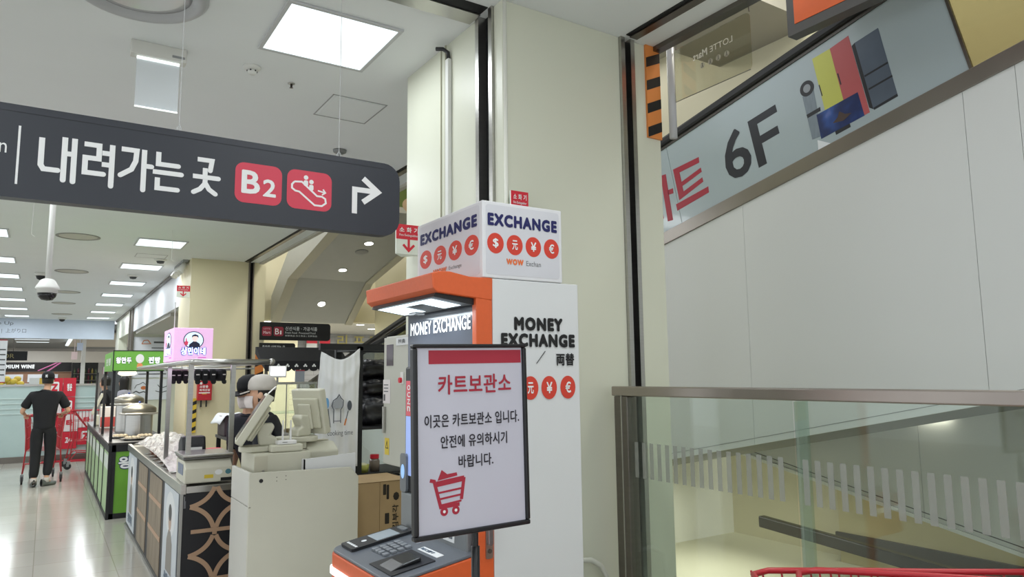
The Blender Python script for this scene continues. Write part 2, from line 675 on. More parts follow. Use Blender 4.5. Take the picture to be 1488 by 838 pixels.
# ---------------------------------------------------------------- ceiling fittings
def light_panel(x, y, label, first=[None], z=CEIL):
    g = 'square light panels in two rows along the hall ceiling'
    if first[0] is None:
        t = thing('ceiling_light', label, 'light', (x, y, z), 0, g)
        f = MB()
        a, b = 0.305, 0.33
        for q in (((-b, -b), (b, -a)), ((-b, a), (b, b)), ((-b, -a), (-a, a)), ((a, -a), (b, a))):
            f.box((x + q[0][0], y + q[0][1], z - 0.014), (x + q[1][0], y + q[1][1], z))
        f.build('frame', mat('light_frame', '#c4c6c8', 0.4), t, bevel=0.003)
        MB().box((x - a, y - a, z - 0.01), (x + a, y + a, z - 0.002)).build('diffuser', LAMPON, t)
        first[0] = t
    else:
        t = dup(first[0], (x, y, z), label=label, group=g)
    area('panel_lamp', (x, y, z - 0.03), 0.58, 0.58, PANEL_W if y > 5 else PANEL_W * 0.4)
    return t


ORD = ['nearest', 'second', 'third', 'fourth', 'fifth', 'sixth', 'seventh', 'eighth', 'ninth', 'tenth']
light_panel(1.29, 3.94, 'large bright square ceiling light panel above the hanging B2 sign, nearest of all')
for k, y in enumerate((11.5, 14.1, 16.7, 19.2, 21.7, 24.2, 26.6)):
    light_panel(1.31, y, ['ceiling light panel nearest the far pillar, first of the right row', 'second ceiling light panel in the right row below the hanging sign', 'third ceiling light panel in the right row below the hanging sign', 'fourth ceiling light panel in the right row below the hanging sign', 'fifth ceiling light panel in the right row below the hanging sign', 'sixth ceiling light panel in the right row below the hanging sign', 'seventh ceiling light panel in the right row, last before the blue-white header'][k])
for k, y in enumerate((11.66, 14.28, 16.5, 18.8, 21.3, 24.0, 26.7)):
    light_panel(-0.85, y, ['ceiling light panel cut by the left photo edge, nearest in the left row', 'second ceiling light panel in the left row behind the dome camera pole', 'third ceiling light panel in the left row', 'fourth ceiling light panel in the left row', 'fifth ceiling light panel in the left row', 'sixth ceiling light panel in the left row', 'seventh ceiling light panel in the left row, just before the blue-white header'][k])
for x, y in ((1.31, 6.5), (1.31, 9.0), (-0.85, 6.5), (-0.85, 9.0), (-0.85, 3.94), (-0.85, 1.3), (1.31, 1.3), (-0.85, -1.4), (1.31, -1.4), (-3.1, 1.3), (-3.1, 6.5), (-3.1, 11.6), (-0.85, -4), (-3.1, -1.4), (1.31, -4)):
    area('panel_lamp', (x, y, CEIL - 0.03), 0.58, 0.58, PANEL_W if y > 5 else PANEL_W * 0.75)

t = thing('round_ceiling_light', 'large round ceiling fitting with a pale glossy ring at the top left', 'light', (0.29, 3.92, CEIL))
MB().lathe((0.29, 3.92, CEIL), [(0.33, 0), (0.33, -0.012), (0.31, -0.03), (0.285, -0.034), (0.262, -0.02), (0.25, -0.004)], 48).build('ring', mat('ring_grey', '#b4b6ba', 0.3), t, smooth=True)
MB().lathe((0.29, 3.92, CEIL), [(0.25, -0.004), (0.2, -0.012), (0.1, -0.018), (0, -0.02)], 48).build('lens', mat('frosted_lens', '#d8d9d9', 0.2, coat=0.6), t, smooth=True)

t = thing('smoke_detector', 'white domed smoke detector on the ceiling left of the big light panel', 'smoke detector', (1.0, 4.58, CEIL))
MB().lathe((1.0, 4.58, CEIL), [(0.055, 0), (0.055, -0.008), (0.045, -0.018), (0.03, -0.022)], 24).build('base', WHITE, t, smooth=True)
MB().lathe((1.0, 4.58, CEIL), [(0.03, -0.022), (0.028, -0.042), (0.018, -0.05), (0, -0.051)], 20).build('sensor_cap', WHITE, t, smooth=True)
m = MB()
for k in range(6):
    a = k * math.pi / 3
    m.box((1.0 + 0.029 * math.cos(a) - 0.004, 4.58 + 0.029 * math.sin(a) - 0.004, CEIL - 0.034), (1.0 + 0.029 * math.cos(a) + 0.004, 4.58 + 0.029 * math.sin(a) + 0.004, CEIL - 0.026))
m.build('vent_slot', BLACK, t)


def sprinkler(x, y, label, r=0.03, z=CEIL):
    t = thing('sprinkler_head', label, 'sprinkler', (x, y, z), 0, 'small sprinkler heads in the ceiling')
    MB().lathe((x, y, z), [(r, 0), (r, -0.004), (r * 0.5, -0.008)], 16).build('escutcheon', CHROME, t, smooth=True)
    MB().lathe((x, y, z), [(r * 0.35, -0.008), (r * 0.3, -0.03), (r * 0.55, -0.032), (0, -0.034)], 12).build('nozzle', DSTEEL, t, smooth=True)


sprinkler(1.287, 4.71, 'tiny sprinkler head in the ceiling between smoke detector and access hatch', 0.024)
t = thing('sprinkler_rosette', 'round chrome sprinkler rosette just above the right end of the hanging sign', 'sprinkler', (2.06, 5.94, CEIL))
MB().lathe((2.06, 5.94, CEIL), [(0.06, 0), (0.055, -0.02), (0.03, -0.034)], 24).build('rosette', mat('rosette_grey', '#8d8f90', 0.4, 0.5), t, smooth=True)
MB().lathe((2.06, 5.94, CEIL), [(0.014, -0.034), (0.012, -0.06), (0.022, -0.063), (0, -0.066)], 12).build('nozzle', CHROME, t, smooth=True)
for x, y, lb in ((1.3, 15.4, 'dark small detector in the ceiling behind the third light panel of the right row'), (1.5, 13.1, 'tiny detector near the ceiling above the far pillar')):
    t = thing('ceiling_detector', lb, 'detector', (x, y, CEIL))
    MB().lathe((x, y, CEIL), [(0.1, 0), (0.1, -0.012), (0.07, -0.03)], 20).build('base', WHITE, t, smooth=True)
    MB().lathe((x, y, CEIL), [(0.065, -0.03), (0.05, -0.065), (0, -0.075)], 20).build('dome', DGREY, t, smooth=True)
for x, y, lb in ((-0.18, 15.8, 'small dark dome camera on the ceiling left of the pole camera, nearer of two'), (-0.17, 17.9, 'small dark dome camera on the ceiling left of the pole camera, farther of two'), (0.33, 26.9, 'tiny dark dome camera on the ceiling just before the blue-white header')):
    t = thing('dome_camera', lb, 'security camera', (x, y, CEIL))
    MB().lathe((x, y, CEIL), [(0.11, 0), (0.11, -0.05), (0.085, -0.06)], 20).build('housing', WHITE, t, smooth=True)
    MB().lathe((x, y, CEIL), [(0.085, -0.06), (0.07, -0.11), (0.03, -0.135), (0, -0.14)], 20).build('dome', BLACK, t, smooth=True)
for k, (x, y) in enumerate(((0.27, 11.5), (0.29, 15.3), (0.29, 19.0), (0.28, 21.8), (0.3, 25.5))):
    t = thing('round_air_vent', ['flush round ceiling vent behind the dome camera pole, nearest of the row', 'second flush round vent in the ceiling row', 'third flush round vent in the ceiling row, right of the dome camera', 'fourth flush round vent in the ceiling row, below the dome camera', 'farthest flush round vent before the blue-white header'][k], 'air vent', (x, y, CEIL), 0, 'round vents along the ceiling')
    MB().lathe((x, y, CEIL), [(0.27, 0), (0.27, -0.008), (0.245, -0.01), (0.24, -0.002)], 40).build('rim', mat('vent_rim', '#8f8e88', 0.5), t, smooth=False)
    MB().lathe((x, y, CEIL), [(0.235, -0.002), (0.1, -0.006), (0, -0.006)], 40).build('plate', mat('vent_plate', '#c6c3ba', 0.6), t)


def hatch(x0, y0, x1, y1, label):
    t = thing('access_hatch', label, 'ceiling hatch', ((x0 + x1) / 2, (y0 + y1) / 2, CEIL))
    f = MB()
    e = 0.008
    z = CEIL - 0.003
    for q in (((x0, y0), (x1, y0 + e)), ((x0, y1 - e), (x1, y1)), ((x0, y0), (x0 + e, y1)), ((x1 - e, y0), (x1, y1))):
        f.box((q[0][0], q[0][1], z), (q[1][0], q[1][1], CEIL))
    f.build('frame', mat('hatch_line', '#a3a5a7', 0.6), t)
    MB().box((x0 + 0.025, y0 + 0.025, z), (x1 - 0.025, y1 - 0.025, CEIL)).build('panel', CEILM, t)


hatch(1.59, 4.74, 2.0, 5.2, 'flush square access hatch in the ceiling below the big light panel')
hatch(1.1, 12.6, 1.55, 13.0, 'flush access hatch in the ceiling between the right row lights')

# hanging blank exit-light blade
t = thing('exit_light', 'blank clear edge-lit exit blade hanging from a white ceiling housing', 'exit light', (0.46, 4.58, CEIL))
F = FRONT(0.46, 4.56, 3.4)
MB().box((0.31, 4.54, 3.515), (0.61, 4.61, CEIL)).build('housing', mat('housing_white', '#d2d2cc', 0.5), t, bevel=0.004)
MB().box((0.345, 4.57, 3.21), (0.575, 4.578, 3.515)).build('blade', frosted('edge_lit_blade', '#e2e8ec', 0.55), t)
MB().box((0.345, 4.568, 3.5), (0.575, 4.58, 3.514)).box((0.345, 4.568, 3.206), (0.575, 4.58, 3.211)).build('light_strip', emission('edge_glow', '#f4ffff', 1.0), t)
MB().box((0.53, 4.539, 3.535), (0.6, 4.541, 3.55)).build('test_panel', GREY, t)

# dome camera hanging on a white pole
t = thing('pole_camera', 'white dome security camera on a long white ceiling pole', 'security camera', (-0.03, 7.0, CEIL))
MB().tube([(-0.03, 7, CEIL), (-0.03, 7, 2.45)], 0.022, 12).build('pole', WHITE, t, smooth=True)
MB().lathe((-0.03, 7, 2.45), [(0.03, 0), (0.05, -0.01), (0.085, -0.07), (0.087, -0.085), (0.075, -0.09), (0.075, -0.12)], 28).build('housing', WHITE, t, smooth=True)
MB().lathe((-0.03, 7, 2.33), [(0.07, 0), (0.062, -0.03), (0.04, -0.055), (0, -0.062)], 24).build('dome', mat('camera_dome', '#1a1a1c', 0.1), t, smooth=True)

# spotlight cluster on the corner of the far pillar
t = thing('spotlight_cluster', 'cluster of small white spotlights at the top of the far pillar corner', 'light', (1.86, 13.3, 3.5))
MB().box((1.82, 12.9, 3.56), (1.9, 13.9, CEIL)).build('track', GREY, t)
for k in range(4):
    y = 13.0 + k * 0.25
    MB().lathe((1.86, y, 3.54), [(0.045, 0), (0.055, -0.16), (0.05, -0.165), (0.03, -0.15)], 16, axis=(0.5, 0.2, 1)).build('spot', WHITE, t, smooth=True)

# blue-white header across the hall and its writing
t = thing('header_sign', 'wide pale blue-white header panel with thin grey Go Up lettering across the hall', 'sign', (0.0, 28, 2.97))
F = FRONT(0, 27.95, 0)
MB().fbox(F, -10, 2.97, 1.88, 3.6, -0.12, 0).build('panel', mat('header_blue_white', '#c8d4e4', 0.5), t)
texts([('Go Up', -1.55, 3.36, 0.58, 0.14, 0.0), ('|  上がり口', -1.27, 3.12, 0.65, 0.16, 0.0)], F, mat('header_grey_ink', '#5c6672', 0.6), t)

# ---------------------------------------------------------------- big hanging sign
t = thing('hanging_sign', 'wide charcoal hanging wayfinding sign with white Korean lettering, red B2 badge and arrow', 'sign', (0.4, 2.9, 2.22))
F = FRONT(0, 2.9, 0)
MB().rrect(F, -1.6, 2.235, 1.285, 2.56, 0.075, -0.055, 0, corners=(0, 1, 1, 0)).build('panel', SIGNDARK, t)
MB().fbox(F, -1.6, 2.5335, 1.225, 2.5355, 0, 0.0008).build('seam', mat('seam_dark', '#22252b', 0.6), t)
MB().fbox(F, -0.126, 2.282, -0.119, 2.486, 0, 0.0015).build('divider_line', INKWHITE, t)
texts([('Down', -0.29, 2.385, 0.135, 0.05, 0.0)], F, INKWHITE, t)
W = 0.0175
m = MB()
D0, D1 = 0.0002, 0.0016
def st(*pts):
    m.stroke(F, pts, W, D0, D1)
    m.disc(F, pts[-1][0], pts[-1][1], W / 2, W / 2, D0, D1 + 0.0005, 12)
SYL = [None]
def sg(x, y):        # sign-face metres from the lettering grid (unit 1 = 0.1 m, baseline 2.318)
    lo, hi, c, d = SYL[0]
    return (-0.067 + c + (x - lo) / (hi - lo) * (d - c), 2.318 + y)
# nae
SYL[0] = (0, .139, 0, .116)
st(sg(.012, .138), sg(.012, .042), sg(.022, .028), sg(.072, .028))
st(sg(.093, .15), sg(.093, -.004)); st(sg(.128, .15), sg(.128, -.006)); m.stroke(F, [sg(.093, .092), sg(.128, .092)], W, D0, D1)
# ryeo
SYL[0] = (.138, .268, .128, .233)
st(sg(.148, .137), sg(.206, .137), sg(.206, .088), sg(.154, .088), sg(.154, .034), sg(.226, .034))
st(sg(.257, .146), sg(.257, -.006)); m.stroke(F, [sg(.218, .112), sg(.257, .112)], W, D0, D1); m.stroke(F, [sg(.218, .07), sg(.257, .07)], W, D0, D1)
# ga
SYL[0] = (.273, .42, .245, .361)
st(sg(.283, .138), sg(.346, .138), sg(.343, .098), sg(.327, .066), sg(.283, .04))
st(sg(.378, .146), sg(.378, -.006)); st(sg(.378, .085), sg(.41, .085))
# neun
SYL[0] = (.394, .532, .35, .464)
st(sg(.425, .146), sg(.425, .1), sg(.508, .1)); st(sg(.404, .069), sg(.522, .069)); st(sg(.424, .048), sg(.424, .008), sg(.508, .008))
# got
SYL[0] = (.53, .652, .487, .597)
st(sg(.556, .14), sg(.614, .14), sg(.608, .1)); st(sg(.54, .072), sg(.642, .072)); st(sg(.588, .108), sg(.588, .078))
st(sg(.59, .066), sg(.588, .046), sg(.57, .024), sg(.545, .01)); st(sg(.59, .05), sg(.606, .026), sg(.632, .01))
m.build('lettering', INKWHITE, t)
b = MB().rrect(F, 0.583, 2.31, 0.765, 2.472, 0.034, 0, 0.0012).build('level_badge', SIGNRED, t)
texts([('B', 0.607, 2.347, 0.072, 0.095, 0.022), ('2', 0.69, 2.343, 0.052, 0.072, 0.018)], F, INKWHITE, b, d=0.0022)
b = MB().rrect(F, 0.786, 2.31, 0.973, 2.474, 0.034, 0, 0.0012).build('escalator_badge', SIGNRED, t)
m = MB()
cx = lambda x, y: (0.786 + x, 2.31 + y)
m.stroke(F, [cx(.03, .112), cx(.02, .1), cx(.02, .084), cx(.034, .074), cx(.05, .072), cx(.115, .022), cx(.146, .022), cx(.163, .036), cx(.16, .054), cx(.146, .062), cx(.125, .062), cx(.06, .115), cx(.03, .112)], 0.0075, 0.0012, 0.0022)
for px, py in ((.077, .117), (.1, .101)):
    m.disc(F, *cx(px, py + .018), 0.0095, 0.0095, 0.0012, 0.0022, 14)
    m.rrect(F, cx(px, 0)[0] - .009, cx(0, py - .018)[1], cx(px, 0)[0] + .009, cx(0, py + .006)[1], 0.006, 0.0012, 0.0022)
m.stroke(F, [cx(.128, .086), cx(.158, .08)], 0.006, 0.0012, 0.0022)
m.stroke(F, [cx(.15, .094), cx(.16, .08), cx(.146, .07)], 0.006, 0.0012, 0.0022)
m.build('escalator_pictogram', INKWHITE, b)
m = MB()
m.stroke(F, [(1.075, 2.318), (1.075, 2.424), (1.175, 2.424)], 0.023, 0.0002, 0.0016)
m.stroke(F, [(1.113, 2.477), (1.181, 2.424), (1.113, 2.371)], 0.024, 0.0002, 0.0018)
m.build('turn_arrow', INKWHITE, t)
for x in (-1.2, 0.377, 1.011):
    m = MB().tube([(x, 2.925, 2.56), (x, 2.925, CEIL)], 0.0012, 6)
    m.tube([(x - 0.006, 2.925, 2.56), (x - 0.008, 2.925, 2.575), (x, 2.925, 2.59), (x + 0.008, 2.925, 2.575), (x + 0.006, 2.925, 2.56)], 0.0022, 6)
    m.build('hanging_wire', mat('wire_steel', '#c9cbcc', 0.4, 0.6), t)
# thin loose wires hanging from the ceiling behind the sign
for x, y, z0, z1, lb in ((-0.2, 8.4, 3.05, 3.6, 'thin loose white thread hanging from the ceiling left of the camera pole'), (1.32, 10.4, 3.2, 3.6, 'thin loose white thread hanging from the ceiling left of the far pillar')):
    o = MB().tube([(x, y, z1), (x + 0.005, y, (z0 + z1) / 2), (x, y, z0), (x + 0.03, y, z0 - 0.02)], 0.003, 6).build('hanging_thread', WHITE, loc=(x, y, z1))
    tag(o, lb, 'wire')
# ================================================================ NEAR THINGS
# surface conduit on the near pillar
t = thing('conduit', 'slim white vertical conduit with black elbow on the near beige pillar', 'conduit', (1.9, 3.61, 2.0))
MB().box((1.893, 3.59, 1.2), (1.92, 3.63, 3.49)).build('trunking', WHITE, t, bevel=0.006)
MB().tube([(1.906, 3.61, 3.49), (1.904, 3.61, 3.53), (1.88, 3.63, 3.555), (1.85, 3.66, 3.56)], 0.012, 10).build('elbow', BLACK, t, smooth=True)
MB().tube([(1.906, 3.61, 2.32), (1.906, 3.61, 2.3)], 0.01, 8).build('plug', BLACK, t)


# fire-extinguisher wall signs (wedge-shaped, one face turned to us)
def ext_sign(x, y, z0, wd, ht, label, depth=0.11, arrow=True):
    t = thing('fire_extinguisher_sign', label, 'sign', (x + wd / 2, y, z0), 0, 'red and white fire extinguisher wall signs')
    F = FRONT(x, y, z0)
    w2 = wd
    MB().prism(Fr((x, y, z0), (1, 0, 0), (0, 1, 0)), [(0, 0), (wd, 0), (wd, 0.012), (wd * 0.5, depth), (0, 0.012)], 0, ht).build('wedge', mat('sign_offwhite', '#e4e8de', 0.45), t)
    MB().fbox(F, 0.0, ht * 0.5, wd, ht, 0, 0.0012).build('red_field', RED, t)
    texts([('소 화 기', wd * 0.12, ht * 0.73, wd * 0.76, ht * 0.18, 0.02), ('Fire Extinguisher', wd * 0.12, ht * 0.58, wd * 0.76, ht * 0.1, 0.005)], F, INKWHITE, t, d=0.0022)
    if arrow:
        m = MB()
        m.fbox(F, wd * 0.455, ht * 0.16, wd * 0.545, ht * 0.5, 0, 0.0012)
        m.stroke(F, [(wd * 0.28, ht * 0.32), (wd * 0.5, ht * 0.12), (wd * 0.72, ht * 0.32)], wd * 0.09, 0, 0.0013)
        m.build('arrow', RED, t)
    return t


ext_sign(1.752, 4.0, 2.365, 0.168, 0.185, 'red and white extinguisher sign with arrow on left edge of near pillar')
ext_sign(1.915, 2.955, 2.38, 0.105, 0.165, 'red fire extinguisher sign sticking out behind the EXCHANGE box on the near pillar', 0.075)
ext_sign(1.72, 12.75, 2.95, 0.2, 0.19, 'small far fire extinguisher sign with down arrow at the top of the far pillar')

# ---- money exchange kiosk
t = thing('exchange_kiosk', 'orange and white money exchange kiosk with lit canopy and keypad console', 'kiosk', (1.55, 2.6, 0), 0)
KY0, KY1, KX = 2.3, 2.93, 1.345
MB().box((1.402, KY0, 0), (1.812, KY1, 1.985)).build('cabinet', mat('kiosk_white', '#d9dcdd', 0.4, var=0.015), t, bevel=0.003)
m = MB().box((1.33, KY0 - 0.002, 0), (1.4, KY0 + 0.03, 1.93))
m.build('side_panel', ORANGE, t, bevel=0.003)
# canopy: wedge with rounded top
F = Fr((1.1, KY0 - 0.004, 1.9), (1, 0, 0), (0, 0, 1))
prof = [(0.05, 0.035), (0.07, 0.02), (0.3, 0.0), (0.302, 0.0855), (0.2, 0.0855), (0.12, 0.099), (0.08, 0.098), (0.045, 0.09)]
MB().prism(F, prof, -(KY1 - KY0 + 0.008), 0).build('canopy', ORANGE, t, bevel=0.004)
c = MB().prism(F, [(0.062, 0.006), (0.225, -0.018), (0.3, 0.004), (0.072, 0.024)], -(KY1 - KY0 - 0.02), -0.02).build('canopy_underside', BLACK, t)
z = 1.9
def under(x):      # underside height at x (metres from canopy front)
    return 1.9 + 0.006 - (x - 0.062) / (0.225 - 0.062) * 0.024 - 0.0025
m = MB()
for (xa, xb, ya, yb) in ((0.075, 0.105, KY0 + .06, KY1 - .06), (0.105, 0.2, KY0 + .06, KY0 + .2), (0.105, 0.2, KY0 + .36, KY1 - .06)):
    m.face([(1.1 + xa, ya, under(xa)), (1.1 + xb, ya, under(xb)), (1.1 + xb, yb, under(xb)), (1.1 + xa, yb, under(xa))])
m.build('canopy_lamp', emission('canopy_glow', '#dff4ff', 1.5), c)
area('canopy_light', (1.25, 2.62, 1.868), 0.1, 0.45, 1.2, color=(0.85, 0.95, 1.0))
MB().box((1.215, 2.58, 1.862), (1.255, 2.64, 1.872)).build('camera_block', BLACK, c)
# front face: header, screen, dispenser
MB().box((KX, KY0 + 0.028, 0.95), (1.402, KY1, 1.905)).build('face_panel', mat('kiosk_charcoal', '#3d4350', 0.22, coat=0.3), t)
F = LEFT(KX, KY1, 0)
texts([('MONEY EXCHANGE', 0.03, 1.795, 0.535, 0.056, 0.014), ], F, emission('lit_letters', '#ffffff', 0.25), t)
MB().fbox(F, 0.1, 1.722, 0.36, 1.726, 0, 0.001).fbox(F, 0.03, 1.685, 0.34, 1.7, 0, 0.001).build('small_print', mat('print_palegrey', '#9aa0aa', 0.5), t)
s_ = MB().fbox(F, 0.02, 1.13, 0.58, 1.66, 0, 0.022).build('screen_bezel', BLACK, t, bevel=0.008)
FS = LEFT(KX - 0.023, KY1, 0)
m = MB().fbox(FS, 0.035, 1.45, 0.56, 1.6, 0, 0.001)
m.build('display_banner', mat('display_red', '#b3424e', 0.3, emit=0.25, emitcol='#b8434f'), s_)
MB().fbox(FS, 0.035, 1.2, 0.56, 1.449, 0, 0.001).build('display_body', mat('display_blue', '#8ea2d6', 0.3, emit=0.35, emitcol='#8fa6e0'), s_)
for q, ch in enumerate('OCZn'):
    texts([(ch, 0.05, 1.56 - q * 0.03, 0.03, 0.022, 0.02)], FS, INKWHITE, s_, d=0.002)
b_ = MB().rrect(F, 0.0, 1.13, 0.06, 1.29, 0.015, 0, 0.034).build('reader_bezel', mat('kiosk_grey', '#6b6f74', 0.35), t)
MB().disc(LEFT(KX - 0.035, KY1, 0), 0.03, 1.215, 0.018, 0.03, 0, 0.001).build('reader_target', mat('reader_blue', '#8fb7e6', 0.3, emit=0.4), b_)
MB().fbox(F, 0.0, 0.96, 0.58, 1.128, 0, 0.03).build('dispenser_panel', mat('kiosk_grey2', '#7a7e80', 0.3), t, bevel=0.006)
m = MB().fbox(LEFT(KX - 0.031, KY1, 0), 0.4, 1.0, 0.49, 1.075, 0, 0.002)
pc = m.build('wallet_decal', INKWHITE, t)
FQ = LEFT(KX - 0.0335, KY1, 0)
m = MB()
for k in range(2):
    m.rrect(FQ, 0.41 + k * .037, 1.012, 0.44 + k * .037, 1.064, 0.005, 0, 0.0008)
m.build('decal_marks', mat('decal_grey', '#6b7078', 0.5), pc)
# console
FC = Fr((1.0, KY0 + 0.02, 0), (1, 0, 0), (0, 0, 1))
CW = KY1 - KY0 - 0.04
FT = Fr((0, 0, 0), (1, 0, 0), (0, 1, 0))
def console_outline(inset):
    a, b, c0, d = 1.0 + inset, 1.346, KY0 + 0.01 + inset, KY1 - 0.005 - inset
    pts = [(b, c0)]
    r = 0.05
    for i in range(6):
        an = -math.pi / 2 - i * math.pi / 10
        pts.append((a + r + r * math.cos(an), c0 + r + r * math.sin(an)))
    for i in range(6):
        an = math.pi - i * math.pi / 10
        pts.append((a + r + r * math.cos(an), d - r + r * math.sin(an)))
    pts.append((b, d))
    return list(reversed(pts))
def wedge(mb, outline, zlow, ztop):
    lo = [mb.bm.verts.new((x, y, zlow(x))) for x, y in outline]
    hi = [mb.bm.verts.new((x, y, ztop(x))) for x, y in outline]
    mb.bm.faces.new(list(reversed(lo)))
    mb.bm.faces.new(hi)
    n = len(outline)
    for i in range(n):
        mb.bm.faces.new([lo[i], lo[(i + 1) % n], hi[(i + 1) % n], hi[i]])
    return mb
TOP = lambda x: 0.935 + (x - 1.0) * 0.16
cs = wedge(MB(), console_outline(0.0), lambda x: 0.72, lambda x: TOP(x) - 0.012).build('console', ORANGE, t, bevel=0.004)
ct = wedge(MB(), console_outline(0.004), lambda x: TOP(x) - 0.011, TOP).build('console_top', mat('console_grey', '#63686f', 0.32), cs, bevel=0.003)
wedge(MB(), console_outline(-0.006), lambda x: 0.845, lambda x: 0.872).build('console_light_strip', emission('strip_white', '#ffffff', 0.9), cs)
sl = math.atan(0.16)
FK = Fr((1.0, KY1 - 0.015, 0.935), (0, -1, 0), (math.cos(sl), 0, math.sin(sl)))       # console face, x along -Y, y up-slope
# right/up cross gives the surface normal
tm = MB().rrect(FK, 0.02, 0.04, 0.15, 0.31, 0.01, 0.0, 0.012).build('card_terminal', BLACK, cs)
MB().fbox(FK, 0.032, 0.15, 0.138, 0.25, 0.012, 0.0128).build('terminal_screen', mat('lcd_grey', '#a9b3ba', 0.2), tm)
m = MB().rrect(FK, 0.05, 0.272, 0.12, 0.297, 0.01, 0.012, 0.017)
m.build('card_slot', mat('slot_silver', '#8f9499', 0.3, 0.6), tm)
m = MB()
for k in range(5):
    m.fbox(FK, 0.035 + k * .021, 0.06, 0.05 + k * .021, 0.07, 0.012, 0.0128)
m.disc(FK, 0.085, 0.115, 0.011, 0.011, 0.012, 0.0128)
m.build('terminal_marks', INKWHITE, tm)
for r in range(4):
    for c in range(4):
        MB().fbox(FK, 0.2 + c * .031 + (0.008 if c == 3 else 0), 0.1 + r * .031, 0.224 + c * .031 + (0.008 if c == 3 else 0), 0.122 + r * .031, 0.0, 0.01).build('key', mat('key_grey', '#7d8287', 0.35), cs, bevel=0.002)
MB().rrect(FK, 0.25, 0.25, 0.3, 0.27, 0.008, 0, 0.0015).build('info_label', mat('label_grey', '#8d949b', 0.4), cs)
MB().fbox(FK, 0.36, 0.22, 0.52, 0.25, 0, 0.0015).build('receipt_label', INKWHITE, cs)
texts([('RECEIPT', 0.37, 0.227, 0.1, 0.014, 0.01)], FK, mat('label_ink', '#45607c', 0.5), cs, d=0.0022)
texts([('CREDIT CARD', 0.1, 0.325, 0.1, 0.014, 0.01)], FK, INKWHITE, cs)
tr = MB().fbox(FK, 0.35, 0.03, 0.55, 0.2, 0.0, 0.004)
tr.build('tray', BLACK, cs)
MB().prism(Fr(FK.at(0.4, 0.045, 0.004), FK.u, FK.n), [(0, 0), (0.12, 0), (0.12, 0.014), (0.05, 0.01)], 0.0, 0.11).build('note_chute', mat('chute_black', '#1d1e21', 0.25), cs, bevel=0.004)
# lock handle on the orange side
F = FRONT(0, KY0 - 0.002, 0)
hd = MB().rrect(F, 1.363, 0.965, 1.392, 1.1, 0.006, 0, 0.006).build('lock_plate', CHROME, t)
MB().rrect(F, 1.367, 1.012, 1.386, 1.092, 0.009, 0.006, 0.02).build('swing_handle', mat('handle_grey', '#8b8a8d', 0.3, 0.8), hd, bevel=0.002)
MB().disc(F, 1.377, 0.992, 0.008, 0.008, 0.006, 0.011).build('key_cylinder', DSTEEL, hd)
# lettering on the white flank
texts([('MONEY', 1.497, 1.79, 0.232, 0.053, 0.055), ('EXCHANGE', 1.437, 1.727, 0.352, 0.053, 0.055), ('両替', 1.694, 1.655, 0.09, 0.05, 0.025)], F, INKBLACK, t, d=0.001)
MB().stroke(F, [(1.6, 1.664), (1.642, 1.712)], 0.0025, 0, 0.001).build('slash_line', INKBLACK, t)
for cxx, ch in ((1.482, '$'), (1.569, '元'), (1.658, '¥'), (1.75, '€')):
    d = MB().disc(F, cxx, 1.57, 0.037, 0.045, 0, 0.001).build('currency_roundel', INKRED, t)
    text(ch, F, cxx - 0.014, 1.548, 0.028, 0.044, INKWHITE, d, bold=0.02, d=0.0018)

# ---- EXCHANGE box on top of the kiosk
t = thing('exchange_box', 'white four-sided EXCHANGE box sign with red currency roundels on the kiosk', 'sign', (1.55, 2.6, 1.985))
MB().box((1.36, 2.3, 1.987), (1.735, 2.87, 2.285)).build('box', mat('sign_box_white', '#dfe0e3', 0.4), t, bevel=0.004)
for F, wd in ((FRONT(1.36, 2.3, 1.987), 0.375), (LEFT(1.36, 2.87, 1.987), 0.57)):
    k = wd / 0.375
    f_ = MB().rrect(F, 0.014 * k, 0.014, wd - 0.014 * k, 0.285, 0.014, 0, 0.0008).build('face_panel', mat('face_grey_white', '#d2d3d9', 0.4), t)
    texts([('EXCHANGE', 0.022 * k, 0.202, 0.328 * k, 0.05, 0.05)], F, INKNAVY, f_, d=0.0016)
    for i, ch in enumerate('$元¥€'):
        cxx = (0.057 + i * 0.088) * k
        d = MB().disc(F, cxx, 0.135, 0.037 * k, 0.04, 0.0008, 0.0016).build('currency_roundel', INKRED, t)
        text(ch, F, cxx - 0.013 * k, 0.116, 0.026 * k, 0.038, INKWHITE, d, bold=0.02, d=0.0024)
    texts([('WOW', 0.105 * k, 0.056, 0.08 * k, 0.024, 0.06)], F, INKORANGE, f_, d=0.0016)
    texts([('Exchan' if k == 1 else 'Exchange', 0.198 * k, 0.057, 0.07 * k, 0.02, 0.0)], F, mat('wow_grey', '#6a6a6a', 0.5), f_, d=0.0016)

# ---- black floor-stand sign in front
t = thing('sign_stand', 'black framed floor-stand sign with red Korean cart storage heading and cart icon', 'sign', (1.0, 1.73, 0))
a = math.radians(0.9)
FP = Fr((0.812, 1.7, 1.218), (math.cos(a), 0, math.sin(a)), (-math.sin(a), 0, math.cos(a)))
WP, HP = 0.326, 0.474
fr = MB()
e = 0.013
for q in ((-e, -e, WP + e, 0), (-e, HP, WP + e, HP + e * 0.8), (-e, 0, 0, HP), (WP, 0, WP + e, HP)):
    fr.fbox(FP, q[0], q[1], q[2], q[3], -0.016, 0.008)
fr.build('frame', mat('frame_black', '#131318', 0.32), t, bevel=0.004)
po = MB().fbox(FP, 0, 0, WP, HP, -0.008, 0.0).build('poster', mat('poster_paper', '#c6c5d3', 0.3, var=0.015, coat=0.25), t)
MB().fbox(FP, 0.034, 0.432, 0.323, 0.468, 0, 0.0008).build('red_bar', INKCRIM, po)
texts([('카트보관소', 0.06, 0.351, 0.228, 0.052, 0.016)], FP, INKCRIM, po, d=0.001, name='heading')
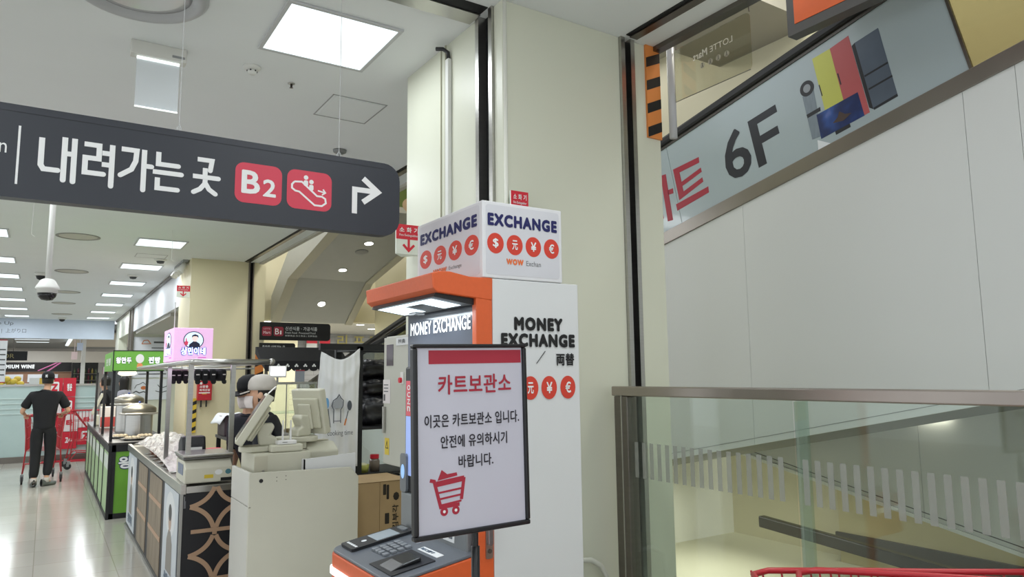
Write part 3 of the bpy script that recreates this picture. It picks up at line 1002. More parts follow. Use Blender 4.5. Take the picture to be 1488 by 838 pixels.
texts([('이곳은 카트보관소 입니다.', 0.02, 0.267, 0.292, 0.034, 0.012), ('안전에 유의하시기', 0.066, 0.212, 0.205, 0.033, 0.012), ('바랍니다.', 0.118, 0.158, 0.107, 0.033, 0.012)], FP, mat('poster_ink', '#1f1a26', 0.5), po, d=0.001)
m = MB()
ic = lambda x, y: (0.034 + x, 0.052 + y)
m.stroke(FP, [ic(0, .082), ic(.012, .079), ic(.03, .012), ic(.085, .014)], 0.009, 0, 0.001)
m.prism(FP, [ic(.018, .078), ic(.1, .086), ic(.1, .072), ic(.02, .064)], 0, 0.001)
m.stroke(FP, [ic(.1, .082), ic(.091, .026)], 0.009, 0, 0.001)
for k in range(3):
    y = .054 - k * .016
    m.prism(FP, [ic(.022 + k * .003, y - .003), ic(.097 - k * .003, y + .003), ic(.097 - k * .003, y - .002), ic(.022 + k * .003, y - .008)], 0, 0.001)
m.prism(FP, [ic(.022, .08), ic(.034, .106), ic(.05, .094), ic(.078, .096), ic(.08, .088)], 0, 0.001)
for x in (.04, .074):
    m.disc(FP, *ic(x, 0), 0.011, 0.011, 0, 0.001, 16)
m.build('cart_icon', INKCRIM, po)
m = MB()
for x in (.04, .074):
    m.disc(FP, *ic(x, 0), 0.004, 0.004, 0.001, 0.0016, 12)
m.build('icon_hub', INKWHITE, po)
MB().tube([(0.985, 1.712, 1.205), (0.985, 1.712, 1.15)], 0.008, 10).build('neck', BLACK, t)
MB().tube([(0.985, 1.712, 1.17), (0.985, 1.712, 0.02)], 0.0115, 12).build('pole', BLACK, t, smooth=True)
MB().lathe((0.985, 1.712, 0), [(0.16, 0), (0.16, 0.012), (0.14, 0.02), (0.02, 0.028), (0.015, 0.05)], 28).build('base', BLACK, t)

# ---- glass railing round the void
XR = 2.57
t = thing('glass_railing', 'tall glass railing with steel top rail and frosted stripe band on the right', 'railing', (XR, 1.0, 0))
m = MB().box((XR - 0.035, 2.83, 0), (XR + 0.035, 2.93, 1.504))
m.build('end_post', DSTEEL, t, bevel=0.004)
MB().box((XR - 0.038, 2.868, 0), (XR - 0.034, 2.876, 1.51)).build('post_groove', CHROME, t)
MB().box((XR - 0.035, -2.5, 1.505), (XR + 0.035, 2.95, 1.555)).build('top_rail', STEELRAIL, t, bevel=0.006)
MB().box((XR - 0.03, -2.5, 0), (XR + 0.03, 2.83, 0.08)).build('bottom_rail', DSTEEL, t)
FZ = frosted('frosted_film', '#a7aaa3', 0.5)
for y0, y1 in ((1.87, 2.83), (0.85, 1.85), (-0.17, 0.83), (-1.2, -0.19)):
    g = MB().box((XR - 0.006, y0, 0.08), (XR + 0.006, y1, 1.505)).build('glass_pane', GLASS, t)
    m = MB()
    FG = LEFT(XR - 0.0065, y1, 0)
    n = int((y1 - y0) / 0.054)
    for k in range(n):
        m.fbox(FG, 0.02 + k * 0.054, 1.095, 0.046 + k * 0.054, 1.272, 0, 0.0006)
    m.build('frosted_stripes', FZ, g)
for y in (1.86, 0.84, -0.18):
    MB().box((XR + 0.007, y - 0.006, 0.08), (XR + 0.085, y + 0.006, 1.5)).build('glass_fin', GLASSEDGE, t)

# ---- inclined walkway rising towards us behind the glass
TA = math.atan(0.2126)
XE = 4.0
def ramp_frame(x, y0, z0):
    return Fr((x, y0, z0), (0, -math.cos(TA), math.sin(TA)), (0, math.sin(TA), math.cos(TA)))
FA = ramp_frame(XE, 4.0, 2.67)
t = thing('moving_walkway', 'inclined moving walkway clad in white panels behind the glass railing', 'moving walkway', (XE, 6, 0))
clad = mat('walkway_cladding', '#dcdedd', 0.42, var=0.025, scale=0.8)
U0, U1 = -9.0, 7.0
c_ = MB()
edges = [-9, -6.6, -4.2, -1.7, 0.805, 2.294, 2.55, 4.8, 7]
for a0, a1 in zip(edges[:-1], edges[1:]):
    k0, k1 = 0.2126 * -1.66, 0.2126 * -0.055
    MB().prism(FA, [(a0 + 0.0012 + k0, -1.66), (a1 - 0.0012 + k0, -1.66), (a1 - 0.0012 + k1, -0.055), (a0 + 0.0012 + k1, -0.055)], -0.03, 0).build('cladding_panel', clad, t)
MB().fbox(FA, U0, -1.66, U1, 0.0, -1.25, -0.031).build('truss', mat('truss_grey', '#8a8a86', 0.7), t)
MB().fbox(FA, U0, -1.62, U1, -1.617, 0, 0.002).build('joint_line', mat('joint_grey', '#868885', 0.7), t)
MB().fbox(FA, U0, -0.06, U1, 0.035, -0.05, 0.012).build('skirt_trim', mat('skirt_steel', '#8d8780', 0.32, 0.9, var=0.1, scale=4), t, bevel=0.004)
adm = mat('ad_film_pale_blue', '#abb8bd', 0.25, var=0.025, scale=1.0, coat=0.15)
for a0, a1 in ((-2.2, 0.222), (0.226, 2.345)):
    MB().fbox(FA, a0, 0.035, a1, 0.72, -0.022, -0.008).build('advert_panel', adm, t)
MB().fbox(FA, -9, 0.035, -2.21, 0.72, -0.022, -0.008).build('balustrade_glass', glass('olive_glass', '#c9c5b2', 0.03), t)
MB().fbox(FA, 2.36, 0.035, U1, 0.72, -0.022, -0.008).build('balustrade_glass', glass('olive_glass', '#c9c5b2', 0.03), t)
MB().fbox(FA, 2.345, 0.035, 2.36, 0.72, -0.024, -0.002).build('glass_joint', DSTEEL, t)
h_ = MB().fbox(FA, U0, 0.705, U1, 0.775, -0.055, 0.02).build('handrail', mat('rubber_black', '#0c0c0e', 0.45), t, bevel=0.02)
MB().fbox(FA, U0, 0.685, U1, 0.704, -0.03, 0.0).build('handrail_guide', mat('guide_dark', '#55524e', 0.4, 0.6), t)
# printed advert
K = 0.0
D0, D1 = -0.008, -0.0065
m = MB()
m.prism(FA, [(0.109, .494), (.164, .482), (.143, .1), (.089, .11)], D0, D1)
m.prism(FA, [(.152, .349), (.207, .341), (.201, .3), (.149, .311)], D0, D1)
m.prism(FA, [(-.03, .42), (.06, .42), (.055, .15), (.0, .15), (.0, .37), (-.03, .37)], D0, D1)
m.prism(FA, [(.245, .482), (.51, .457), (.504, .414), (.3, .43)], D0, D1)
m.prism(FA, [(.252, .345), (.507, .37), (.508, .336), (.256, .31)], D0, D1)
m.prism(FA, [(.245, .482), (.302, .476), (.302, .25), (.245, .25)], D0, D1 + 0.0002)
m.prism(FA, [(.245, .262), (.502, .293), (.502, .258), (.245, .222)], D0, D1)
m.prism(FA, [(.204, .205), (.537, .203), (.531, .157), (.204, .151)], D0, D1)
m.build('red_lettering', mat('advert_red', '#a82a3c', 0.4), t)
text('6', FA, 0.722, 0.138, 0.225, 0.36, mat('advert_black', '#23252e', 0.4), t, bold=0.012, d=-0.0065)
m = MB()
m.prism(FA, [(.982, .49), (1.05, .49), (1.05, .134), (.982, .134)], D0, D1)
m.prism(FA, [(1.05, .49), (1.218, .49), (1.218, .435), (1.05, .435)], D0, D1)
m.prism(FA, [(1.05, .343), (1.195, .343), (1.195, .286), (1.05, .286)], D0, D1)
m.build('black_lettering', mat('advert_black', '#23252e', 0.4), t)
pr = MB()
pr.prism(FA, [(1.416, .43), (1.5, .43), (1.472, .116), (1.404, .125)], D0, D1)
pr.build('printed_purifier', mat('print_silver', '#7f8b95', 0.35, var=0.3, scale=9, stretch=(1, 9, 1)), t)
m = MB().disc(FA, 1.46, 0.465, 0.05, 0.052, D0, D1 + .0004, 28).prism(FA, [(1.41, .3), (1.51, .3), (1.507, .275), (1.412, .275)], D0, D1 + .0006)
m.build('printed_fan', mat('print_black', '#25262b', 0.4), t)
MB().disc(FA, 1.46, 0.465, 0.026, 0.028, D0, D1 + .0008, 24).build('printed_fan_hub', mat('print_grey', '#949aa0', 0.4), t)
MB().prism(FA, [(1.546, .63), (1.672, .622), (1.662, .2), (1.533, .2)], D0, D1).build('printed_yellow_door', mat('print_yellow', '#c9cb62', 0.4), t)
MB().prism(FA, [(1.672, .622), (1.803, .628), (1.792, .1), (1.66, .102)], D0, D1).build('printed_coral_door', mat('print_coral', '#bb5a5c', 0.4), t)
MB().prism(FA, [(1.826, .56), (1.978, .56), (1.968, .112), (1.817, .106)], D0, D1).build('printed_fridge', mat('print_slate', '#566170', 0.35, var=0.35, scale=3), t)
m = MB().prism(FA, [(1.804, .552), (1.826, .56), (1.817, .106), (1.797, .128)], D0, D1 + .0003)
for v in (.327, .237):
    m.prism(FA, [(1.824, v + .005), (1.972, v + .005), (1.972, v - .007), (1.824, v - .007)], D0, D1 + .0005)
m.prism(FA, [(1.82, .114), (1.968, .12), (1.968, .104), (1.82, .1)], D0, D1 + .0005)
m.prism(FA, [(1.672, .44), (1.68, .44), (1.68, .36), (1.672, .36)], D0, D1 + .0005)
m.prism(FA, [(1.54, .44), (1.547, .44), (1.547, .36), (1.54, .36)], D0, D1 + .0005)
m.build('printed_handles', mat('print_black', '#25262b', 0.4), t)


def tv_mat():
    m = mat('print_tv_sea', '#2f4a86', 0.3)
    nt = m.node_tree
    b = nt.nodes['Principled BSDF']
    nz = nt.nodes.new('ShaderNodeTexWave')
    nz.inputs['Scale'].default_value = 2.2
    nz.inputs['Distortion'].default_value = 9
    nz.inputs['Detail'].default_value = 4
    rp = nt.nodes.new('ShaderNodeValToRGB')
    rp.color_ramp.elements[0].color = lin('#1c2c5c')
    rp.color_ramp.elements[1].color = lin('#7d86c4')
    e = rp.color_ramp.elements.new(0.55)
    e.color = lin('#31549a')
    tc = nt.nodes['Texture Coordinate']
    nt.links.new(tc.outputs['Object'], nz.inputs['Vector'])
    nt.links.new(nz.outputs['Color'], rp.inputs[0])
    nt.links.new(rp.outputs[0], b.inputs['Base Color'])
    return m


tv = MB().prism(FA, [(1.474, .263), (1.759, .257), (1.758, .098), (1.462, .099)], D0, D1 + .0008).build('printed_television', tv_mat(), t)
MB().prism(FA, [(1.56, .155), (1.6, .175), (1.62, .205), (1.65, .17), (1.69, .155), (1.63, .135)], D1, D1 + .0018).build('printed_rock', mat('print_rock', '#4b3a33', 0.5), tv)
MB().prism(FA, [(1.56, .1), (1.66, .1), (1.66, .075), (1.56, .075)], D0, D1 + .0006).build('printed_stand', mat('print_black', '#25262b', 0.4), t)
MB().prism(FA, [(1.436, .105), (1.424, .041), (1.519, .036)], D0, D1 + .0004).build('corner_sticker', mat('sticker_white', '#e8edf0', 0.3), t)

# ---- walkway descending beyond, and the low wall under it
TB = -0.2088
t = thing('descending_walkway', 'second white-clad walkway sloping down in shade behind the railing glass', 'moving walkway', (5.4, 3, 0))
def dp(y, dz, x=5.4):
    return (x, y, 0.73 + TB * (3.798 - y) + dz)
def slab(y0, y1, z0, z1, xa, xb):
    return [(xa, y1, z0(y1)), (xb, y1, z0(y1)), (xb, y0, z0(y0)), (xa, y0, z0(y0)), (xa, y1, z1(y1)), (xb, y1, z1(y1)), (xb, y0, z1(y0)), (xa, y0, z1(y0))]
zb = lambda y: 0.73 + TB * (3.798 - y)
cl2 = mat('walkway_cladding_shade', '#cfd0cc', 0.5, var=0.02)  # darker copy of the white cladding, its shade put into the colour
for y0, y1 in ((-4, -0.5), (-0.497, 2.87), (2.873, 5.25)):
    MB().hexa(slab(y0, y1, lambda y: zb(y) + 0.03, lambda y: zb(y) + 1.3, 5.4, 5.5)).build('cladding_panel', cl2, t)
MB().hexa(slab(-4, 5.25, zb, lambda y: zb(y) + 0.028, 5.39, 5.5)).build('edge_trim', WHITE, t)
MB().hexa(slab(-4, 5.25, lambda y: zb(y) + 0.06, lambda y: zb(y) + 0.066, 5.397, 5.4)).build('joint_line', mat('joint_dark', '#4a4a48', 0.7), t)
t = thing('low_wall', 'low beige wall with dark plinth under the descending walkway', 'wall', (6.0, 3.2, -0.05))
MB().box((6.0, 0.8, -0.05), (6.15, 3.95, 0.6)).build('wall_face', mat('low_wall_beige', '#c9bf98', 0.6), t)
MB().box((5.97, 0.8, 0.08), (6.0, 3.97, 0.21)).build('plinth', mat('plinth_dark', '#4d4840', 0.5), t)
t = thing('dark_handrail', 'dark sloping balustrade crossing the lower right behind the glass', 'handrail', (5.6, 3.0, 0))
zr = lambda y: 0.15 + 0.07 * (y - 3.0)
MB().hexa(slab(-3, 4.5, lambda y: zr(y) - 0.05, lambda y: zr(y) + 0.05, 5.6, 5.68)).build('balustrade', mat('dark_gloss', '#3b3733', 0.25), t, bevel=0.01)

t = thing('bright_streak', 'slim bright streak glowing behind the railing glass on the right', 'light', (5.36, 2.72, 1.35))  # glowing tube built for a bright streak; its wall mounting is made up
MB().lathe((5.36, 2.75, 1.28), [(0.0, -0.13), (0.014, -0.11), (0.02, 0.0), (0.014, 0.11), (0.0, 0.13)], 14, axis=(0, 1, 0.0)).build('tube', emission('streak_glow', '#fff6e6', 4.0), t, smooth=True)
MB().box((5.37, 2.6, 1.285), (5.405, 2.9, 1.31)).build('bracket', GREY, t)
area('under_ramp_fill', (4.7, 4.4, 0.55), 1.2, 1.2, 8, color=(1.0, 0.96, 0.86))  # added fill light that lifts the dark bottom of the void

# ---- clear hanging blade with mirrored store name, white tube at its end
t = thing('clear_hanging_sign', 'clear acrylic hanging sign with mirrored store lettering beside a white tube', 'sign', (3.15, 2.7, 3.1))
XB = 3.15
MB().tube([(XB, 3.02, 3.05), (XB, 3.02, 3.63)], 0.024, 16).build('end_tube', mat('tube_white', '#c4c5c9', 0.4), t, smooth=True)
FB = LEFT(XB - 0.002, 2.99, 3.0)
MB().rrect(FB, 0.0, 0.27, 0.57, 0.6, 0.03, -0.006, 0.0, corners=(0, 1, 1, 0)).build('acrylic_blade', glass('acrylic', '#f0efe8', 0.02), t)
MB().fbox(FB, 0, 0.268, 0.56, 0.271, -0.005, 0).build('blade_edge', mat('edge_grey', '#77766c', 0.4), t)  # grey strip along the lower edge of the blade
FM = Fr(FB.at(0.45, 0.0, 0.001), -FB.r, FB.u)
texts([('LOTTE', 0.0, 0.475, 0.165, 0.036, 0.0), ('Mart', 0.185, 0.47, 0.11, 0.045, 0.02)], FM, mat('etched_letters', '#efece0', 0.5), t, d=-0.001)
m = MB()
for k in range(4):
    x = 0.045 + k * 0.06
    m.disc(FM, x, 0.42, 0.018, 0.018, 0.0, -0.0006, 16)
m.build('pictogram_dots', frosted('etched_dots', '#d9d4c2', 0.5), t)
m = MB()
for k in range(4):
    x = 0.045 + k * 0.06
    m.disc(FM, x, 0.43, 0.004, 0.004, -0.001, -0.0016, 10).stroke(FM, [(x - .006, .405), (x, .425), (x + .006, .405)], 0.004, -0.001, -0.0016)
m.build('pictograms', mat('pictogram_dark', '#4d4b42', 0.5), t)
for y in (2.97, 2.42):
    MB().tube([(XB, y, 3.6), (XB, y + 0.004, 3.66), (3.1, y, 3.72), (3.06, y, 3.72)], 0.004, 6).build('hook', DSTEEL, t)

# ---- orange and black hazard boards
def hazard(x0, x1, y, z0, z1, label, n, c1='#e08a45', c2='#15161a', kx=1):
    t = thing('hazard_board', label, 'hazard sign', ((x0 + x1) / 2, y, z0), 0, 'diagonally striped hazard boards on the pillars')
    MB().box((x0, y - 0.014, z0), (x1, y, z1)).build('board', mat('hazard_' + c1[1:], c1, 0.5), t)
    F = FRONT(x0, y - 0.0145, z0)
    wd, h = x1 - x0, z1 - z0
    m = MB()
    p = h / n
    for k in range(n):
        b = k * p + 0.0
        pts = [(0, b), (wd, b + wd * 0.45), (wd, min(h, b + wd * 0.45 + p * 0.42)), (0, min(h, b + p * 0.42))]
        if pts[1][1] < h:
            m.prism(F, pts, 0, 0.0008)
    m.build('stripes', BLACK, t)
    return t


hazard(2.937, 3.05, 3.03, 3.02, 3.6, 'orange and black striped board high on the right end of the near pillar', 4)
hazard(2.98, 3.12, 12.68, 0.9, 2.03, 'orange and black striped board low on the right edge of the far pillar', 5)
hazard(1.97, 2.08, 12.68, 0.75, 1.3, 'yellow and black striped board behind the food stall frame on the far pillar', 4, '#d9b93c')

# ---- orange lightbox poster hung high in the void
t = thing('poster_lightbox', 'dark framed lightbox with orange artwork hanging at the top right', 'poster', (3.6, 1.8, 3.6))
F = Fr((3.6, 2.5, 3.6), (0, -1, 0.0), (0, 0, 1))
MB().fbox(F, 0, 0, 1.0, 0.9, -0.08, 0).build('frame', mat('lightbox_frame', '#5a5957', 0.5), t)
def flame():
    m = mat('poster_orange', '#cc5a24', 0.4, var=0.25, scale=6, emit=0.15, emitcol='#d8642a')
    return m
MB().fbox(F, 0.05, 0.06, 0.95, 0.84, 0, 0.003).build('artwork', flame(), t)

# ---- loose white cable at the foot of the near pillar
o = MB().tube([(2.2, 2.985, 0.0), (2.2, 2.985, 0.4), (2.24, 2.985, 0.62), (2.32, 2.985, 0.685), (2.4, 2.985, 0.675), (2.46, 2.985, 0.64), (2.5, 2.985, 0.58), (2.505, 2.985, 0.3), (2.505, 2.985, 0.0)], 0.014, 10).build('cable_loop', mat('cable_white', '#cfd0c6', 0.4), loc=(2.3, 2.985, 0.0), smooth=True)
tag(o, 'looped white cable against the foot of the near pillar beside the railing post', 'cable')
# ================================================================ SERVICE DESK AND STALLS
# ---- cream checkout desk
t = thing('checkout_desk', 'plain cream checkout desk with chamfered corner beside the boxes', 'desk', (1.38, 4.75, 0))
DX0, DX1, DY0, DY1, DZ = 1.047, 1.725, 4.5, 4.98, 1.058
F = FRONT(DX0, DY0 + 0.02, 0)
W_ = DX1 - DX0
MB().prism(F, [(0, 0.0), (W_, 0), (W_, 0.985), (W_ - 0.055, DZ - 0.01), (0, DZ)], 0, 0.02).build('front_panel', CREAMD, t, bevel=0.003)
MB().box((DX0, DY0 + 0.021, 0.862), (DX0 + 0.018, DY1, DZ)).box((DX0, DY0 + 0.021, 0), (DX0 + 0.018, DY1, 0.858)).build('side_panel', mat('cream_laminate', '#d8d7d0', 0.3, var=0.02), t, bevel=0.002)
MB().box((DX1 - 0.018, DY0 + 0.021, 0), (DX1, DY1, 0.98)).build('side_panel', CREAMD, t)
MB().box((DX0 + 0.019, DY0 + 0.022, 0.97), (DX1 - 0.019, DY1, 0.99)).build('worktop', mat('desk_inner', '#6d675c', 0.6), t)
MB().disc(FRONT(DX0, DY0, 0), 0.068, 1.008, 0.012, 0.012, 0, 0.001, 20).build('cable_hole', BLACK, t)
m = MB()
for x, z in ((0.16, 1.022), (0.215, 1.026), (0.16, 1.0), (0.215, 1.004)):
    m.disc(FRONT(DX0, DY0, 0), x, z, 0.003, 0.003, 0, 0.0008, 8)
m.build('screw_hole', mat('hole_dark', '#4a453c', 0.6), t)
MB().fbox(FRONT(DX0, DY0, 0), 0.0, 0.856, 0.012, 0.862, 0, 0.0008).build('seam', mat('seam_grey', '#8b8878', 0.6), t)

t = thing('cash_drawer', 'cream metal cash drawer box with keyhole on the checkout desk', 'cash drawer', (1.27, 4.77, 0.99))
MB().box((1.1, 4.62, 0.992), (1.45, 4.97, 1.155)).build('case', CREAM, t, bevel=0.006)
MB().box((1.1, 4.616, 0.995), (1.18, 4.62, 1.14)).build('end_panel', mat('cream_dark', '#c8c4b0', 0.45), t)
MB().disc(FRONT(1.1, 4.616, 0.99), 0.055, 0.06, 0.008, 0.008, 0, 0.003, 14).build('keyhole', CHROME, t)


def pos_monitor(cx, cy, zb, facing, tilt, w_, h_, label, swap):
    """bulky cream point-of-sale terminal: oval base, curved neck, tilted display seen from the back"""
    t = thing('sales_terminal', label, 'monitor', (cx, cy, zb), 0, 'cream sales terminals on the checkout desk')
    MB().rrect(Fr((cx, cy, zb), (1, 0, 0), (0, 1, 0)), -0.17, -0.09, 0.11, 0.09, 0.08, 0, 0.035).build('base', CREAM, t, bevel=0.008)
    ca, sa = math.cos(facing), math.sin(facing)
    r = Vector((-sa, ca, 0))            # along the width of the display
    f = Vector((ca, sa, 0))             # direction the back faces
    up = (Vector((0, 0, 1)) * math.cos(tilt) + f * math.sin(tilt)).normalized()
    FMn = Fr(Vector((cx, cy, zb)), f, (0, 0, 1))
    MB().prism(FMn, [(-0.05, 0.035), (0.07, 0.035), (0.06, 0.08), (0.02, 0.1), (0.045, 0.15), (0.03, 0.175), (-0.04, 0.17), (-0.06, 0.11)], -0.045, 0.045).build('neck', CREAM, t, bevel=0.012, seg=3)
    c0 = Vector((cx, cy, zb + 0.19)) - f * 0.06 * (1)
    FD = Fr(c0, r, up)
    if FD.n.dot(f) < 0:
        FD = Fr(c0, -r, up)
    d = MB().rrect(FD, -w_ / 2, -h_ / 2, w_ / 2, h_ / 2, 0.012, -0.05, 0.0).build('display', CREAM, t, bevel=0.008)
    MB().fbox(FD, -w_ / 2 + .02, -h_ / 2 + .02, w_ / 2 - .02, h_ / 2 - .02, -0.052, -0.0505).build('screen', mat('screen_dark', '#30363c', 0.15), d)
    MB().prism(FD, [(-w_ * .42, -h_ * .36), (w_ * .42, -h_ * .36), (w_ * .42, h_ * .32), (-w_ * .42, h_ * .32)], 0, 0.022).build('back_cover', mat('cream_shell', '#cfcdb9', 0.45), d, bevel=0.01)
    MB().fbox(FD, -w_ * .2, -h_ * .36, w_ * .22, h_ * .2, 0.022, 0.04).build('back_hump', CREAM, d, bevel=0.008)
    MB().disc(FD, -w_ * .05, -h_ * .12, 0.014, 0.016, 0.04, 0.042, 16).build('cable_port', BLACK, d)
    return t, FD


t1, FD1 = pos_monitor(1.215, 4.79, 1.157, math.radians(-12), math.radians(32), 0.36, 0.35, 'cream sales terminal on the left, display tilted up with a paper on top', 0)
t2, FD2 = pos_monitor(1.44, 4.82, 1.2, math.radians(205), math.radians(12), 0.28, 0.3, 'cream sales terminal on the right, display turned away towards the white curtain', 1)
MB().box((1.36, 4.75, 1.157), (1.46, 4.88, 1.2)).build('riser', CREAM, t2, bevel=0.004)
o = MB().fbox(Fr(FD1.at(0.0, 0.178, -0.04), FD1.r, (FD1.u + FD1.n * 0.25)), -0.06, 0.0, 0.1, 0.065, 0, 0.002).build('paper_note', mat('paper', '#e3e3df', 0.7), loc=tuple(FD1.at(0, 0.178, -0.04)))
tag(o, 'white paper slip stuck on the top edge of the left sales terminal', 'paper')
t = thing('router', 'small white router with two upright antennas between the sales terminals', 'router', (1.3, 4.66, 1.2))
MB().box((1.24, 4.625, 1.203), (1.36, 4.69, 1.226)).build('case', mat('router_white', '#ecebea', 0.4), t, bevel=0.004)
for x in (1.285, 1.335):
    MB().tube([(x, 4.68, 1.22), (x, 4.68, 1.35)], [0.007, 0.005], 8).build('antenna', mat('router_white', '#ecebea', 0.4), t)
MB().fbox(FRONT(1.24, 4.6245, 1.203), 0.03, 0.012, 0.06, 0.015, 0, 0.0008).build('marking', DGREY, t)
o = MB().box((1.2, 4.62, 1.157), (1.4, 4.695, 1.202)).build('adapter_box', CREAM, loc=(1.3, 4.66, 1.157), bevel=0.01)
tag(o, 'flat cream box under the white router on the cash drawer', 'box')
t = thing('receipt_printer', 'low cream receipt printer behind the white board on the desk', 'printer', (1.56, 4.85, 0.99))
MB().prism(Fr((1.46, 4.7, 0.992), (0, 1, 0), (0, 0, 1)), [(0, 0), (0.25, 0), (0.25, 0.2), (0.1, 0.2), (0, 0.15)], 0, 0.2).build('case', CREAM, t, bevel=0.008)
MB().box((1.48, 4.85, 1.193), (1.64, 4.92, 1.2)).build('lid', mat('cream_dark', '#c8c4b0', 0.45), t)
t = thing('white_board', 'white foam board leaning along the back of the desk top right', 'board', (1.56, 4.56, 0.99))
MB().prism(FRONT(1.385, 4.545, 0.99), [(0.0, 0), (0.335, 0), (0.335, 0.14), (0.0, 0.122)], -0.012, 0.0).build('sheet', mat('foam_white', '#e2e3e4', 0.6), t)
MB().box((1.385, 4.545, 0.99), (1.392, 4.6, 1.11)).build('folded_edge', mat('foam_white', '#e2e3e4', 0.6), t)

# ---- black stall counter with wood ornament
t = thing('stall_counter', 'black food stall counter with steel edge and wood-coloured lattice ornament', 'counter', (1.0, 7.4, 0))
AX0, AX1, AY0, AY1, AZ = 0.83, 1.2, 5.5, 9.3, 0.88
MB().box((AX0 + 0.012, AY0 + 0.006, 0.02), (AX1, AY1, AZ - 0.05)).build('carcass', mat('counter_black', '#1b1b21', 0.5), t)
MB().box((AX0 - 0.006, AY0 - 0.004, AZ - 0.055), (AX0 + 0.03, AY1, AZ + 0.012)).box((AX0 + 0.03, AY0, AZ - 0.05), (AX1, AY1, AZ - 0.005)).build('steel_top', CHROME, t, bevel=0.003)
MB().box((AX0 - 0.004, AY0, 0.0), (AX0 + 0.012, AY1, 0.03)).box((AX0 - 0.006, AY0 - 0.004, 0), (AX0 + 0.012, AY0 + 0.012, AZ - 0.05)).build('edge_strip', mat('alu_strip', '#a5a5a2', 0.35, 0.7), t)
FE = FRONT(AX0, AY0 + 0.004, 0)
orn = mat('ornament_wood', '#b8977c', 0.5, var=0.06, scale=20)
m = MB()
def arc(cx_, cy_, r, a0, a1, wd):
    m.stroke(FE, [(cx_ + r * math.cos(math.radians(a0 + (a1 - a0) * i / 14)), cy_ + r * math.sin(math.radians(a0 + (a1 - a0) * i / 14))) for i in range(15)], wd, 0, 0.004)
def conc(p, q, c, wd):
    """concave stroke p->q bowed towards c"""
    pts = []
    for i in range(13):
        s_ = i / 12
        a = Vector(p) * (1 - s_) ** 2 + Vector(c) * 2 * s_ * (1 - s_) + Vector(q) * s_ ** 2
        pts.append(a)
    m.stroke(FE, pts, wd, 0, 0.004)
for cy_ in (0.735, 0.405, 0.075):
    for sx in (-1, 1):
        conc((0.225 + sx * 0.01, cy_ + 0.125), (0.225 + sx * 0.165, cy_), (0.225 + sx * 0.045, cy_ + 0.025), 0.03)
        conc((0.225 + sx * 0.165, cy_), (0.225 + sx * 0.01, cy_ - 0.15 if cy_ > 0.1 else 0.0), (0.225 + sx * 0.04, cy_ - 0.035), 0.03)
    m.fbox(FE, 0.21, cy_ - 0.2 if cy_ > .2 else 0.0, 0.24, cy_ - 0.13 if cy_ > .2 else 0.01, 0, 0.004)
for z in (0.567, 0.237):
    m.fbox(FE, 0.07, z - 0.013, 0.4, z + 0.013, 0, 0.005)
m.build('lattice_ornament', orn, t)
MB().fbox(Fr(FE.at(0.022, 0.73, 0), (0, 0, 1), (-1, 0, 0)), 0, -0.003, 0.08, 0.003, 0, 0.001).fbox(Fr(FE.at(0.022, 0.73, 0), (0, 0, 1), (-1, 0, 0)), 0, -0.009, 0.05, -0.006, 0, 0.001).build('faint_print', mat('faint_print', '#8c8c90', 0.5), t)
FA_ = LEFT(AX0 + 0.011, AY1, 0)
def fy(y):
    return AY1 - y
wood = mat('bark_board', '#8d806e', 0.6, var=0.6, scale=5, stretch=(1, 2.2, 0.5))
for y0, y1, kind in ((8.45, 9.25, 'w'), (7.5, 8.2, 'b'), (6.52, 7.3, 'b'), (5.66, 6.36, 'w')):
    if kind == 'b':
        p_ = MB().fbox(FA_, fy(y1), 0.05, fy(y0), 0.8, 0, 0.004).build('bark_panel', wood, t)
        m = MB()
        for z in (0.32, 0.58):
            m.fbox(FA_, fy(y1), z, fy(y0), z + 0.035, 0.004, 0.007)
        m.build('slat', orn, p_)
    else:
        p_ = MB().fbox(FA_, fy(y1), 0.05, fy(y0), 0.81, 0, 0.004).build('poster_panel', mat('poster_pale', '#ccd3da', 0.4), t)
        xm = fy((y0 + y1) / 2)
        MB().disc(FA_, xm, 0.62, 0.23, 0.16, 0.004, 0.0048).build('printed_halo', mat('halo_white', '#e3e6e8', 0.5), p_)
        MB().prism(FA_, [(xm - .14, .2), (xm + .14, .2), (xm + .13, .42), (xm + .05, .5), (xm - .05, .5), (xm - .13, .42)], 0.0048, 0.0056).build('printed_torso', mat('print_greybrown', '#8d8881', 0.5), p_)
        MB().disc(FA_, xm, 0.58, 0.07, 0.085, 0.0048, 0.0056).build('printed_head', mat('print_skin', '#c0a594', 0.5), p_)
        MB().disc(FA_, xm, 0.63, 0.075, 0.06, 0.0056, 0.0062).build('printed_hair', mat('print_black', '#25262b', 0.4), p_)
        texts([('상민이네', xm - 0.2, 0.09, 0.4, 0.1, 0.03)], FA_, mat('print_slateblue', '#75879c', 0.5), p_, d=0.006)

# ---- steel stall frame with canopy rail
t = thing('stall_canopy', 'brushed steel post-and-rail canopy frame standing on the black counter', 'stall frame', (1.1, 7.2, 0.88))
ZR = 1.74
for x, y in ((0.885, 5.66), (1.175, 5.66), (0.885, 6.75), (1.17, 8.9)):
    MB().box((x - 0.016, y - 0.016, AZ - 0.004), (x + 0.016, y + 0.016, ZR)).build('post', CHROME, t)
m = MB().tube([(1.44, 5.62, ZR), (0.9, 5.62, ZR), (0.885, 5.64, ZR), (0.87, 9.1, ZR)], 0.02, 12)
m.tube([(1.44, 5.62, ZR), (1.44, 9.1, ZR), (0.87, 9.1, ZR)], 0.018, 10)
m.build('top_rail', CHROME, t, smooth=True)
MB().ball((1.445, 5.62, ZR), 0.026).build('rail_cap', CHROME, t, smooth=True)
m = MB().box((0.88, 6.45, ZR + 0.0), (1.43, 6.49, ZR + 0.02)).box((0.88, 7.06, ZR), (1.43, 7.1, ZR + 0.02))
